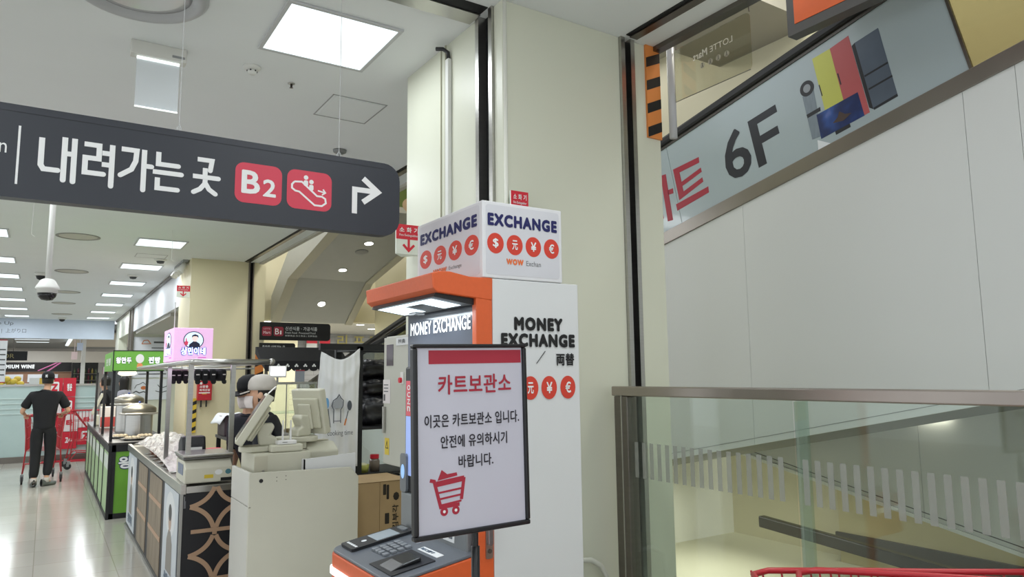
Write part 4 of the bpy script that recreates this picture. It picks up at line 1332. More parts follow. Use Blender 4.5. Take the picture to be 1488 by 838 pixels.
m.build('cross_bar', CHROME, t)
MB().tube([(0.885, 6.1, 1.695), (1.43, 6.1, 1.695)], 0.006, 8).tube([(0.885, 7.0, 1.695), (1.43, 7.0, 1.695)], 0.006, 8).build('hook_bar', CHROME, t)
MB().tube([(0.885, 6.1, 1.695), (0.885, 6.1, ZR)], 0.004, 6).tube([(1.43, 6.1, 1.695), (1.43, 6.1, ZR)], 0.004, 6).build('bar_hanger', CHROME, t)
# dark caps hanging in two bunches
cap0 = None
for k, (px, py, lb) in enumerate(((0.945, 7.0, 'leftmost black cap of the left bunch under the stall rail'), (0.99, 7.0, 'middle black cap of the left bunch under the stall rail'), (1.04, 7.0, 'rightmost black cap of the left bunch under the stall rail'), (1.0, 6.1, 'first black cap from the left in the right bunch under the rail'), (1.05, 6.1, 'second black cap from the left in the right bunch under the rail'), (1.105, 6.1, 'third black cap from the left in the right bunch under the rail'), (1.17, 6.1, 'rightmost black cap of the right bunch, tilted outward under the rail'))):
    if cap0 is None:
        cap0 = thing('baseball_hat', lb, 'cap', (px, py, 1.69), 0, 'black caps hanging under the stall rail')
        F = FRONT(px, py - 0.05, 1.6)
        MB().prism(F, [(-.02, 0), (.018, -0.004), (.026, .05), (.024, .088), (-.022, .09), (-.027, .05)], -0.1, 0).build('crown', CLOTHBLK, cap0, bevel=0.012, seg=3)
        MB().prism(Fr((px, py - 0.05, 1.605), (1, 0, 0), (0, -0.4, -1)), [(-.02, 0), (.02, 0), (.018, .02), (.008, .03), (-.01, .03), (-.019, .02)], 0, 0.006).build('brim', CLOTHBLK, cap0)
        MB().fbox(F, -0.012, 0.045, 0.012, 0.054, 0, 0.002).build('badge', mat('cap_badge', '#d9d2d4', 0.6), cap0)
    else:
        dup(cap0, (px, py, 1.69), (0.5 if k == 6 else 0.0) + (k % 3 - 1) * 0.1, lb)

# ---- pink lit box sign
t = thing('lit_box_sign', 'glowing pink box sign with oval portrait emblem on top of the stall frame', 'sign', (1.02, 6.8, 1.76))
MB().box((0.872, 6.5, 1.765), (1.177, 7.08, 2.042)).build('light_box', mat('pink_lightbox', '#efc4ea', 0.4, emit=0.38, emitcol='#f0bdec', var=0.02), t, bevel=0.004)
PINKW = emission('emblem_white', '#eef4ff', 0.7)
BLUEE = mat('emblem_blue', '#3b6fd0', 0.4, emit=0.15)
DARKE = mat('emblem_dark', '#26284a', 0.4)
for F, wd in ((FRONT(0.872, 6.498, 1.765), 0.305), (LEFT(0.87, 7.08, 1.765), 0.58)):
    q = wd / 0.305
    e_ = MB().disc(F, 0.152 * q, 0.175, 0.08 * q, 0.074, 0, 0.001).build('emblem_ring', DARKE, t)
    MB().disc(F, 0.152 * q, 0.175, 0.073 * q, 0.067, 0.001, 0.0016).build('emblem_field', mat('emblem_sky', '#cfe6ff', 0.4, emit=0.6), e_)
    MB().prism(F, [(0.11 * q, .1), (0.205 * q, .1), (0.2 * q, .145), (0.17 * q, .165), (0.15 * q, .165), (0.12 * q, .14)], 0.0016, 0.0022).build('emblem_jacket', DARKE, e_)
    MB().disc(F, 0.162 * q, 0.19, 0.024 * q, 0.028, 0.0016, 0.0024).build('emblem_face', mat('emblem_face', '#f1dcd6', 0.4, emit=0.4), e_)
    MB().prism(F, [(0.136 * q, .195), (0.14 * q, .215), (0.162 * q, .225), (0.186 * q, .215), (0.19 * q, .195), (0.175 * q, .207), (0.15 * q, .207)], 0.0024, 0.003).build('emblem_hair', DARKE, e_)
    MB().prism(F, [(0.083 * q, .135), (0.105 * q, .13), (0.112 * q, .16), (0.1 * q, .165), (0.097 * q, .19), (0.09 * q, .19), (0.09 * q, .165), (0.082 * q, .16)], 0.0016, 0.0026).build('emblem_glove', mat('emblem_pinkred', '#e04468', 0.4, emit=0.3), e_)
    texts([('상민이네', 0.052 * q, 0.045, 0.201 * q, 0.076, 0.15)], F, BLUEE, e_, d=0.0032)
    texts([('상민이네', 0.058 * q, 0.051, 0.189 * q, 0.064, 0.03)], F, PINKW, e_, d=0.0042)
    MB().fbox(F, 0.19 * q, 0.026, 0.255 * q, 0.033, 0, 0.0012).build('emblem_underline', mat('emblem_magenta', '#d76ac4', 0.4, emit=0.3), e_)
area('pink_spill', (1.02, 6.3, 1.72), 0.3, 0.3, 1.5, color=(0.9, 0.7, 1.0))
m = MB().tube([(0.885, 6.6, 2.04), (0.885, 6.6, 2.26)], 0.004, 6)
m.build('aerial_rod', WHITE, t)

# ---- things on the near end of the black counter
t = thing('label_scale', 'beige label-printing scale with steel pan on the end of the black counter', 'scale', (1.0, 5.75, 0.88))
FSx = FRONT(0.85, 5.54, 0.888)
MB().prism(Fr((0.85, 5.54, 0.888), (0, 1, 0), (0, 0, 1)), [(0, 0), (0.38, 0), (0.38, 0.155), (0.06, 0.155), (0.0, 0.1)], 0.0, 0.32).build('body', mat('scale_beige', '#d3d0bf', 0.45), t, bevel=0.01)
pn = MB().box((0.845, 5.57, 1.05), (1.175, 5.95, 1.066)).build('pan_tray', mat('pan_dark', '#6f6e6c', 0.4, 0.7), t, bevel=0.004)
MB().box((0.838, 5.56, 1.066), (1.18, 5.96, 1.084)).build('steel_pan', CHROME, t, bevel=0.005)
MB().fbox(Fr((0.849, 5.86, 0.888), (0, -1, 0), (0, 0, 1)), 0.04, 0.055, 0.26, 0.13, 0, 0.002).build('display_window', mat('scale_lcd', '#6f7d9b', 0.2), t)
MB().fbox(FSx, 0.13, 0.03, 0.19, 0.055, 0, 0.0015).build('yellow_sticker', mat('sticker_yellow', '#d8bd3a', 0.5), t)
MB().disc(FSx, 0.225, 0.068, 0.026, 0.018, 0, 0.0015, 20).build('round_sticker', INKWHITE, t)
MB().disc(FSx, 0.29, 0.068, 0.02, 0.018, 0, 0.0015, 20).build('blue_sticker', mat('sticker_teal', '#4c7f8d', 0.5), t)
MB().fbox(FSx, 0.24, 0.005, 0.32, 0.028, 0, 0.0015).build('label_slot', BLACK, t)
t = thing('black_printer', 'small black printer with curled white label behind the scale', 'printer', (0.98, 6.1, 0.88))
MB().prism(Fr((0.9, 6.02, 0.888), (0, 1, 0), (0, 0, 1)), [(0, 0), (0.2, 0), (0.2, 0.24), (0.12, 0.29), (0.03, 0.29), (0.0, 0.2)], 0, 0.17).build('case', BLACK, t, bevel=0.014)
MB().box((0.92, 6.012, 1.06), (1.05, 6.016, 1.12)).build('lid_line', mat('printer_grey', '#2c2d31', 0.3), t)
MB().fbox(Fr((0.92, 6.0, 1.05), (1, 0, 0), (0, 0.25, 1)), 0, 0, 0.12, 0.05, 0, 0.001).build('paper', mat('paper', '#e3e3df', 0.7), t)
t = thing('candy_tub', 'clear tub with bright pink-red lid behind the black printer', 'tub', (1.16, 6.2, 0.88))
MB().lathe((1.16, 6.2, 0.885), [(0.05, 0), (0.055, 0.1), (0.055, 0.14)], 24).build('body', mat('tub_pale', '#e2c9c9', 0.3), t, smooth=True)
MB().lathe((1.16, 6.2, 1.025), [(0.06, 0), (0.06, 0.04), (0, 0.042)], 24).build('lid', mat('lid_pinkred', '#e0405e', 0.35), t)
MB().lathe((1.16, 6.2, 0.9), [(0.0545, 0.0), (0.056, 0.04)], 24).build('band', RED, t)

# plastic film heap over packed side dishes
def film(u, v):
    x = 0.855 + u * 0.4
    y = 6.3 + v * 2.8
    e = min(1, 5 * u, 5 * (1 - u)) * min(1, 6 * v, 8 * (1 - v))
    z = 0.886 + 0.25 * math.sqrt(max(0, math.sin(math.pi * min(1, u * 0.9 + 0.1)))) * (math.sin(math.pi * v) ** 0.5 if 0 < v < 1 else 0) * (0.55 + 0.45 * u)
    z += e * (0.012 * math.sin(38 * v + 9 * u) + 0.008 * math.sin(61 * v - 23 * u) + 0.004 * random.random())
    return (x, y, z)
fm = bpy.data.materials.new('crinkled_film')
fm.use_nodes = True
nt = fm.node_tree
b = nt.nodes['Principled BSDF']
b.inputs['Base Color'].default_value = lin('#ece6e0')
b.inputs['Roughness'].default_value = 0.12
b.inputs['Alpha'].default_value = 0.72
b.inputs['Specular IOR Level'].default_value = 0.9
tc = nt.nodes.new('ShaderNodeTexCoord')
mp = nt.nodes.new('ShaderNodeMapping')
mp.inputs['Scale'].default_value = (10, 3, 10)
mp.inputs['Rotation'].default_value = (0, 0, 0.6)
nz = nt.nodes.new('ShaderNodeTexNoise')
nz.inputs['Scale'].default_value = 3
nz.inputs['Detail'].default_value = 5
bp = nt.nodes.new('ShaderNodeBump')
bp.inputs['Strength'].default_value = 0.9
bp.inputs['Distance'].default_value = 0.03
nt.links.new(tc.outputs['Object'], mp.inputs[0])
nt.links.new(mp.outputs[0], nz.inputs['Vector'])
nt.links.new(nz.outputs['Fac'], bp.inputs['Height'])
nt.links.new(bp.outputs[0], b.inputs['Normal'])
o = MB().grid(film, 26, 70).build('plastic_film', fm, loc=(1.07, 7.4, 0.88), smooth=True)
tag(o, 'crinkled clear plastic film draped over the packed food on the black counter', 'plastic film')
m = MB()
for i in range(120):
    x, y = random.uniform(0.95, 1.2), random.uniform(6.5, 8.4)
    s_ = random.uniform(0.03, 0.05)
    m.box((x - s_, y - s_, 0.886), (x + s_, y + s_, 0.886 + random.uniform(0.03, 0.1)))
o = m.build('packed_food', mat('packed_food', '#9a6a52', 0.5, var=0.6, scale=8), loc=(1.07, 7.4, 0.886))
tag(o, 'mixed packed side dishes lying under the plastic film', 'food', kind='stuff')
dish0 = None
for k in range(7):
    y = 6.2 + k * 0.28
    if dish0 is None:
        dish0 = thing('price_holder', 'small steel clip dishes in a row along the counter front edge', 'dish', (0.875, y, 0.894), 0, 'steel clip dishes along the counter edge')
        MB().lathe((0.875, y, 0.894), [(0.02, 0), (0.035, 0.012), (0.03, 0.01), (0.0, 0.004)], 16).build('dish', CHROME, dish0, smooth=True)
    else:
        dup(dish0, (0.875, y, 0.894))

# ---- green dumpling stall
t = thing('green_stall', 'green dumpling stall counter with black frame and lit green front panels', 'counter', (1.1, 12.3, 0))
GX0, GX1, GY0, GY1, GZ = 0.67, 1.35, 9.8, 15.0, 0.85
GREEN = mat('stall_green', '#6fa83a', 0.4)
MB().box((GX0 + 0.03, GY0 + 0.02, 0.03), (GX1, GY1, GZ - 0.05)).build('carcass', mat('counter_black', '#1b1b21', 0.5), t)
m = MB()
n = 6
L = (GY1 - GY0) / n
for k in range(n + 1):
    y = GY0 + k * L
    m.box((GX0, y - 0.03, 0), (GX0 + 0.03, y + 0.03, GZ))
m.box((GX0, GY0, 0), (GX0 + 0.03, GY1, 0.05)).box((GX0, GY0, GZ - 0.09), (GX0 + 0.03, GY1, GZ)).box((GX0, GY0 - 0.01, GZ - 0.08), (GX1, GY0 + 0.02, GZ)).box((GX0, GY0 - 0.01, 0), (GX1, GY0 + 0.02, 0.06)).box((GX0, GY0 - 0.01, 0), (GX0 + 0.075, GY0 + 0.02, GZ)).box((GX1 - .05, GY0 - 0.01, 0), (GX1, GY0 + 0.02, GZ))
m.build('frame', mat('frame_black2', '#17181b', 0.45), t)
MB().box((GX0 - 0.01, GY0 - 0.015, GZ), (GX1, GY1, GZ + 0.025)).build('worktop', mat('worktop_dark', '#3a3735', 0.3), t)
for k in range(n):
    y = GY0 + k * L
    p_ = MB().box((GX0 + 0.008, y + 0.03, 0.05), (GX0 + 0.03, y + L - 0.03, GZ - 0.09)).build('front_panel', mat('green_white_panel', '#a9c795', 0.4, var=0.1, scale=2), t)
    MB().fbox(LEFT(GX0 + 0.007, y + L - 0.03, 0), 0.1, 0.55, L - 0.16, 0.72, 0, 0.001).build('panel_print', mat('pale_print', '#d7dfd6', 0.5), p_)
e_ = MB().box((GX0 + 0.07, GY0 + 0.0, 0.06), (GX1 - 0.05, GY0 + 0.021, GZ - 0.08)).build('end_panel', GREEN, t)
F = FRONT(GX0, GY0 - 0.001, 0)
texts([('왕만두', 0.1, 0.56, 0.5, 0.16, 0.09)], F, mat('stall_navy', '#1c2b55', 0.5), e_, d=0.001)
texts([('왕만두', 0.107, 0.57, 0.486, 0.142, 0.03)], F, INKWHITE, e_, d=0.002)

t = thing('green_sign', 'green stall sign with white Korean dumpling lettering on black posts', 'sign', (1.0, 10.3, 0.875))
F = FRONT(0.685, 10.0, 1.727)
MB().box((0.685, 10.0, 1.727), (1.24, 11.6, 1.965)).build('sign_box', mat('sign_green', '#74b648', 0.4, var=0.08, scale=2, emit=0.06), t)
m = MB().fbox(F, -0.008, -0.012, 0.563, 0.0, -0.02, 0.006).fbox(F, -0.008, 0.238, 0.563, 0.247, -0.02, 0.006).fbox(F, -0.01, -0.01, 0.0, 0.245, -0.02, 0.006)
m.build('sign_edge', BLACK, t)
texts([('왕만두', 0.02, 0.082, 0.175, 0.085, 0.1), ('찐빵', 0.375, 0.082, 0.14, 0.09, 0.1)], F, mat('stall_navy', '#1c2b55', 0.5), t, d=0.0015)
texts([('왕만두', 0.024, 0.086, 0.167, 0.077, 0.03), ('찐빵', 0.379, 0.086, 0.132, 0.082, 0.03)], F, emission('sign_letters', '#ffffff', 0.5), t, d=0.003)
MB().disc(F, 0.283, 0.145, 0.046, 0.056, 0, 0.002).build('bun_print', mat('bun_white', '#dfdedb', 0.5, emit=0.2), t)
MB().prism(F, [(0.25, 0.03), (0.32, 0.03), (0.312, 0.08), (0.283, 0.095), (0.256, 0.08)], 0, 0.0016).build('bun_steam_basket', mat('bun_orange', '#d98a58', 0.5, emit=0.2), t)
texts([('찐빵', 0.3, 0.07, 0.9, 0.1, 0.05)], LEFT(0.684, 11.6, 1.727), mat('pale_green_print', '#d6e4cf', 0.5), t)
for x, y in ((0.70, 10.05), (1.225, 10.05), (0.70, 11.55), (1.225, 11.55), (0.7, 13.4)):
    MB().box((x - 0.016, y - 0.016, GZ + 0.025), (x + 0.016, y + 0.016, 1.73)).build('post', BLACK, t)
l_ = MB().lathe((0.88, 10.5, 1.72), [(0.1, 0), (0.11, -0.03), (0.08, -0.05), (0, -0.055)], 24).build('warm_lamp', emission('warm_bulb', '#fff1da', 1.2), t, smooth=True)
area('stall_lamp', (0.95, 10.8, 1.69), 0.45, 1.2, 8, color=(1.0, 0.9, 0.74))
area('stall_lamp_far', (1.0, 12.6, 1.7), 0.4, 1.2, 7, color=(1.0, 0.9, 0.74))

def steamer(x, y, label, r=0.2, dh=0.0):
    t = thing('steamer', label, 'steamer', (x, y, GZ + 0.025), 0, 'steel steamers on the green stall')
    z = GZ + 0.027
    MB().lathe((x, y, z), [(r * 0.85, 0), (r * 0.85, 0.2 + dh), (r * 0.8, 0.2 + dh)], 36).build('pot', CHROME, t, smooth=False)
    z += dh
    MB().lathe((x, y, z + 0.2), [(r * 0.9, 0), (r * 1.25, 0.012), (r * 1.25, 0.03), (r * 0.95, 0.035)], 36).build('tray_rim', mat('tray_alu', '#d2cfc9', 0.3, 0.8), t, smooth=True)
    MB().lathe((x, y, z + 0.235), [(r * 1.05, 0), (r * 1.05, 0.05), (r * 0.98, 0.07), (r * 0.6, 0.105), (r * 0.2, 0.122), (0, 0.124)], 36).build('lid', mat('lid_steel', '#9c988e', 0.38, 1.0), t, smooth=True)
    MB().lathe((x, y, z + 0.358), [(0.012, 0), (0.018, 0.018), (0, 0.024)], 12).build('knob', mat('knob_blue', '#3f58a8', 0.4), t, smooth=True)
steamer(1.1, 11.1, 'round steel steamer with domed lid and blue knob, nearer of two on the green stall', 0.2, 0.06)
steamer(1.03, 11.85, 'round steel steamer with domed lid and blue knob, farther of two on the green stall', 0.19, 0.17)
for k, (x, y) in enumerate(((0.95, 10.15), (1.12, 10.45), (0.85, 10.6))):
    t = thing('dumpling_tray', ['steel tray of dumplings at the near corner of the green stall', 'steel tray of dumplings in front of the nearer steamer', 'steel tray of dumplings at the black post of the green stall'][k], 'tray', (x, y, GZ + 0.026), 0, 'trays of dumplings on the green stall')
    z = GZ + 0.027
    MB().lathe((x, y, z), [(0.1, 0), (0.14, 0.02), (0.135, 0.02), (0.1, 0.006), (0, 0.006)], 28).build('tray', CHROME, t, smooth=True)
    for i in range(9):
        a = i * 0.7
        px, py = x + 0.07 * math.cos(a) * (1 if i else 0), y + 0.07 * math.sin(a) * (1 if i else 0)
        if k == 0 and i == 0:
            dump0 = MB().ball((px, py, z + 0.025), 0.026, 0.022, 0.018).build('dumpling', mat('dumpling_dough', '#d9c7aa', 0.5), loc=(px, py, z + 0.01), smooth=True)
            tag(dump0, '', 'dumpling', 'dumplings on the trays of the green stall')
            d = dump0
        else:
            d = dump0.copy()
            COL.objects.link(d)
            d.location = (px, py, z + 0.01)
        d['label'] = ['pale dumpling on the tray at the near corner of the green stall', 'pale dumpling on the tray in front of the nearer steamer', 'pale dumpling on the tray at the black post of the green stall'][k]
t = thing('stall_register', 'cream register with tilted screen at the far end of the green stall', 'register', (0.78, 13.8, GZ + 0.03))
z = GZ + 0.027
MB().box((0.72, 13.7, z), (0.98, 14.0, z + 0.16)).build('body', CREAM, t, bevel=0.01)
MB().prism(FRONT(0.66, 13.75, z), [(0.0, 0.18), (0.03, 0.16), (0.17, 0.5), (0.14, 0.52)], -0.28, 0).build('display', CREAM, t, bevel=0.008)
MB().box((0.8, 13.8, z + 0.16), (0.86, 13.86, z + 0.34)).build('neck', CREAM, t)
t = thing('red_carton', 'white and red carton on the green stall beside the register', 'carton', (0.85, 12.9, GZ + 0.03))
MB().box((0.74, 12.8, z), (0.98, 13.1, z + 0.32)).build('box', mat('carton_white', '#e0d8d2', 0.5), t)
MB().fbox(FRONT(0.74, 12.799, z), 0, 0.02, 0.24, 0.17, 0, 0.001).build('red_band', mat('carton_red', '#c7504a', 0.5), t)

# ---- curtain, rack, bags, cabinet, cartons
t = thing('storage_rack', 'tall black frame storage rack behind the white hanging cloth', 'rack', (2.2, 5.7, 0))
RX0, RXM, RX1, RY0, RY1, RZ = 1.775, 2.1, 2.75, 5.5, 6.0, 1.86
for x, y in ((RXM, RY0), (RX1, RY0), (RXM, RY1), (RX1, RY1)):
    MB().box((x - 0.025, y - 0.02, 0), (x + 0.025, y + 0.02, RZ)).build('upright', BLACK, t)
m = MB().box((RX0, RY0 - 0.02, RZ - 0.03), (RX1, RY0 + 0.02, RZ + 0.02)).box((RXM, RY1 - 0.02, RZ - 0.03), (RX1, RY1 + 0.02, RZ + 0.02)).box((RXM - .02, RY0, RZ - 0.03), (RXM + .02, RY1, RZ + 0.02)).box((RX1 - .02, RY0, RZ - 0.03), (RX1 + .02, RY1, RZ + 0.02))
m.build('top_frame', BLACK, t)
for z in (0.35, 0.86, 1.22):
    MB().box((RXM, RY0, z - 0.02), (RX1, RY1, z)).build('shelf', mat('shelf_dark', '#222327', 0.5), t)
# white cloth
def cloth(u, v):
    top = 1.845 - 0.075 * math.sin(math.pi * u) ** 1.2 - 0.03 * (1 - u)
    xl = 1.775 - 0.05 * v ** 0.6
    xr = 2.085 - 0.01 * v
    x = xl + (xr - xl) * u
    z = top + (0.93 - top) * v
    am = 0.004 + 0.012 * v
    y = 5.45 - 0.02 * math.sin(math.pi * u) + am * math.sin(20 * u + 2.5 * v) * (0.3 + 0.7 * u) + 0.003 * math.sin(43 * u - 3 * v) - 0.012 * math.exp(-((v - .13 - .1 * math.sin(math.pi * u)) / .05) ** 2)
    return (x, y, z)
t = thing('hanging_cloth', 'white cotton cloth with printed chef hat and Cooking time lettering hung on the rack', 'cloth', (1.93, 5.45, 0.93))
MB().grid(cloth, 40, 40).build('cloth', mat('white_cotton', '#eef0f2', 0.85, var=0.03, scale=12, bump=0.1), t, smooth=True, solid=0.002)
m = MB()
FCl = FRONT(0, 5.405, 0)
hat = [(1.865, 1.27), (1.865, 1.37), (1.85, 1.4), (1.86, 1.44), (1.89, 1.46), (1.905, 1.485), (1.92, 1.46), (1.94, 1.44), (1.938, 1.4), (1.92, 1.37), (1.92, 1.27)]
m.prism(FCl, [(1.858, 1.385), (1.855, 1.42), (1.885, 1.455), (1.903, 1.475), (1.92, 1.455), (1.94, 1.425), (1.935, 1.38)], 0, 0.002)
m.build('hat_print', mat('print_lightgrey', '#a7abb2', 0.7), t)
m = MB().stroke(FCl, hat, 0.006, 0, 0.003).stroke(FCl, [(1.865, 1.285), (1.92, 1.285)], 0.005, 0, 0.003).stroke(FCl, [(1.82, 1.38), (1.84, 1.24)], 0.006, 0, 0.003).stroke(FCl, [(1.98, 1.36), (1.965, 1.3)], 0.006, 0, 0.003)
m.disc(FCl, 1.99, 1.4, 0.018, 0.038, 0, 0.003)
m.build('line_print', mat('print_line', '#555a62', 0.7), t)
MB().disc(FCl, 1.81, 1.42, 0.017, 0.042, 0, 0.003).build('spatula_print', mat('print_skyblue', '#6fa9dc', 0.7), t)
MB().stroke(FCl, [(1.965, 1.3), (1.952, 1.25)], 0.011, 0, 0.003).build('handle_print', mat('print_orange', '#cc7a3a', 0.7), t)
texts([('cooking time', 1.82, 1.165, 0.2, 0.05, 0.0)], FCl, mat('print_line', '#555a62', 0.7), t, d=0.002)

def bag(x, y, z, rx, ry, rz, label, col='#1b1b1e'):
    m = MB()
    bmesh.ops.create_icosphere(m.bm, subdivisions=4, radius=1.0)
    for v in m.bm.verts:
        p = v.co.copy()
        nzv = 0.07 * math.sin(9 * p.x + 4 * p.z) + 0.06 * math.sin(7 * p.y + 11 * p.z) + 0.04 * math.sin(17 * p.x - 13 * p.y)
        p *= 1 + nzv
        p.x = math.copysign(abs(p.x) ** 0.7, p.x)
        p.z = max(-0.95, math.copysign(abs(p.z) ** 0.75, p.z))
        v.co = Vector((x + p.x * rx, y + p.y * ry, z + (p.z + 0.95) * rz))
    o = m.build('bin_bag', mat('bag_film' + col, col, 0.35, var=0.3, scale=30, bump=0.2), loc=(x, y, z), smooth=True)
    return tag(o, label, 'bag', 'stuffed dark bags on the storage rack')
bag(2.3, 5.72, 1.225, 0.17, 0.17, 0.13, 'stuffed black bag on the lowest of the bag pile, beside the grey cabinet', '#2a2b2f')
bag(2.32, 5.75, 1.46, 0.17, 0.17, 0.08, 'black bag in the middle of the pile on the storage rack')
bag(2.3, 5.75, 1.61, 0.16, 0.16, 0.08, 'topmost black bag of the pile on the storage rack')
t = thing('jar', 'small jar with red lid on the rack shelf beside the grey cabinet', 'jar', (2.28, 5.6, 0.862))
MB().lathe((2.28, 5.6, 0.862), [(0.04, 0), (0.042, 0.08), (0.03, 0.1)], 18).build('glass', mat('jar_glass', '#7a6f66', 0.2), t, smooth=True)
MB().lathe((2.28, 5.6, 0.962), [(0.036, 0), (0.036, 0.03), (0, 0.032)], 18).build('lid', RED, t)
t = thing('sponge_tub', 'yellow-green tub on the rack shelf next to the cloth', 'tub', (2.17, 5.58, 0.862))
MB().lathe((2.17, 5.58, 0.862), [(0.045, 0), (0.055, 0.06), (0.05, 0.06), (0.04, 0.01)], 20).build('bowl', mat('yellow_green', '#a9ad55', 0.4), t, smooth=True)
MB().ball((2.17, 5.58, 0.915), 0.04, 0.04, 0.02).build('contents', mat('pale_fill', '#cfcfae', 0.6), t, smooth=True)
t = thing('plastic_crate', 'translucent grey plastic bin on the lower shelf above the carton', 'bin', (2.3, 5.7, 0.352))
MB().box((2.13, 5.53, 0.58), (2.5, 5.9, 0.8)).box((2.11, 5.51, 0.79), (2.52, 5.92, 0.82)).build('bin', mat('bin_translucent', '#9da09f', 0.35), t, bevel=0.01)
MB().box((2.13, 5.53, 0.352), (2.5, 5.9, 0.578)).build('lower_bin', mat('bin_translucent2', '#83868a', 0.35), t, bevel=0.01)

t = thing('electrical_cabinet', 'pale grey electrical cabinet with red key switch and warning sticker by the near pillar', 'cabinet', (1.85, 4.05, 1.08))
CX0 = 1.78
MB().box((CX0 + 0.018, 3.75, 1.083), (1.918, 4.24, 1.868)).build('case', mat('cabinet_grey', '#b7b7ad', 0.45), t, bevel=0.003)
d_ = MB().box((CX0, 3.755, 1.09), (CX0 + 0.017, 4.235, 1.86)).build('door', mat('cabinet_door', '#bdbdb2', 0.45), t, bevel=0.003)
F = LEFT(CX0 - 0.0005, 4.24, 1.085)
MB().fbox(F, 0.05, 0.6, 0.15, 0.73, 0, 0.002).build('window', mat('window_plum', '#3d3238', 0.15), d_)
MB().fbox(F, 0.2, 0.72, 0.38, 0.765, 0, 0.004).build('name_plate', mat('plate_white', '#d6d8d8', 0.4), d_)
texts([('관리 (閉)', 0.23, 0.73, 0.1, 0.026, 0.01)], F, DGREY, d_, d=0.0048)
s_ = MB().fbox(F, 0.27, 0.49, 0.31, 0.56, 0, 0.006).build('switch_plate', WHITE, d_)
MB().disc(F, 0.282, 0.512, 0.014, 0.016, 0.006, 0.02).build('red_switch', RED, s_)
MB().fbox(F, 0.0, 0.37, 0.11, 0.515, 0, 0.0015).build('notice_sticker', mat('notice_white', '#ddd6d6', 0.5), d_)
m = MB()
for k in range(3):
    m.fbox(F, 0.012, 0.48 - k * .02, 0.08, 0.486 - k * .02, 0.0015, 0.002)
m.fbox(F, 0.01, 0.385, 0.035, 0.425, 0.0015, 0.002)
m.build('notice_print', DGREY, d_)
MB().fbox(F, 0.03, 0.19, 0.045, 0.35, 0, 0.02).build('handle', CHROME, d_, bevel=0.003)
y_ = MB().fbox(F, 0.035, 0.06, 0.1, 0.16, 0, 0.0015).build('warning_sticker', mat('warn_yellow', '#d9c04a', 0.5), d_)
m = MB().stroke(F, [(0.05, 0.1), (0.068, 0.14), (0.086, 0.1), (0.05, 0.1)], 0.005, 0.0015, 0.0022)
m.build('warning_mark', INKBLACK, y_)

def carton(x0, y0, z0, wx, wy, h, label, prints):
    t = thing('cardboard_carton', label, 'carton', (x0 + wx / 2, y0 + wy / 2, z0), 0, 'cardboard cartons stacked by the desk')
    MB().box((x0, y0, z0), (x0 + wx, y0 + wy, z0 + h)).build('box', CARD, t, bevel=0.004)
    F = FRONT(x0, y0 - 0.0005, z0)
    MB().fbox(F, wx * 0.44, 0.0, wx * 0.445, h, 0, 0.001).fbox(F, 0, h - 0.004, wx, h, 0, 0.001).build('fold_line', mat('card_fold', '#6f5936', 0.8), t)
    pf = mat('carton_print', '#2c2620', 0.7)
    m = MB()
    for q in prints:
        m.rrect(F, *q, 0.004, 0, 0.001)
    m.build('print_blocks', pf, t)
    return t, F, pf
t, F, pf = carton(1.745, 4.62, 0.56, 0.4, 0.4, 0.36, 'upper cardboard carton with Korean print standing on the lower one by the desk', ((.2, .27, .222, .34), (.225, .24, .243, .335), (.215, .08, .245, .15)))
MB().disc(F, 0.295, 0.255, 0.022, 0.028, 0, 0.001, 8).build('round_mark', pf, t)
text('김부각', Fr(F.at(0.312, 0.04, 0), (0, 0, 1), (-1, 0, 0)), 0, 0, 0.16, 0.045, pf, t, bold=0.02, d=0.001)
carton(1.755, 4.6, 0.0, 0.41, 0.42, 0.548, 'lower cardboard carton under the printed one beside the desk', ((.1, .42, .14, .52), (.25, .46, .29, .53)))
# ================================================================ FAR ZONE BEHIND THE FAR PILLAR
t = thing('ramp_soffit', 'grey kinked underside of a moving ramp with pale side bands and downlights', 'ramp underside', (4.7, 12, 2.87))
SP = [(15.2, 2.75), (14.0, 3.54), (7.0, 3.54 + 0.2126 * 7)]
def sof(mb, xa, xb, dz, th):
    for (ya, za), (yb, zb_) in zip(SP[:-1], SP[1:]):
        mb.hexa([(xa, ya, za + dz), (xb, ya, za + dz), (xb, yb, zb_ + dz), (xa, yb, zb_ + dz), (xa, ya, za + dz + th), (xb, ya, za + dz + th), (xb, yb, zb_ + dz + th), (xa, yb, zb_ + dz + th)])
    return mb
sof(MB(), 4.06, 5.46, 0.03, 0.5).build('underside', mat('soffit_grey', '#a4a6a4', 0.5), t)
sof(MB(), 3.86, 4.058, 0.0, 0.56).build('side_band', mat('soffit_band', '#b5b2a3', 0.55), t)
sof(MB(), 5.462, 5.62, 0.0, 0.56).build('side_band', mat('soffit_band', '#b5b2a3', 0.55), t)
tn = math.atan(0.2126)
def soffit_z(y):
    return 3.54 + 0.03 + 0.2126 * (14 - y) if y < 14 else 3.57 - (y - 14) * 0.79 / 1.2
DLM = emission('downlight_glow', '#fffdf4', 6.0)
def downlight(x, y, z, label, r=0.075, ax=(0, 0, -1)):
    d = thing('downlight', label, 'light', (x, y, z), 0, 'round recessed downlights')
    MB().lathe((x, y, z), [(r * 1.25, 0), (r * 1.25, 0.008), (r, 0.012)], 24, axis=ax).build('ring', WHITE, d, smooth=True)
    MB().lathe((x, y, z), [(r, 0.004), (r, 0.014), (0, 0.016)], 24, axis=ax).build('lens', DLM, d)
a1 = (0, -math.sin(tn), -math.cos(tn))
a2 = (0, -0.55, -0.83)
downlight(4.73, 12.0, soffit_z(12.0), 'topmost downlight on the grey ramp underside', ax=a1)
downlight(4.75, 13.4, soffit_z(13.4), 'middle downlight on the grey ramp underside', ax=a1)
downlight(4.75, 14.65, soffit_z(14.65), 'lowest downlight on the steep part of the ramp underside', ax=a2)
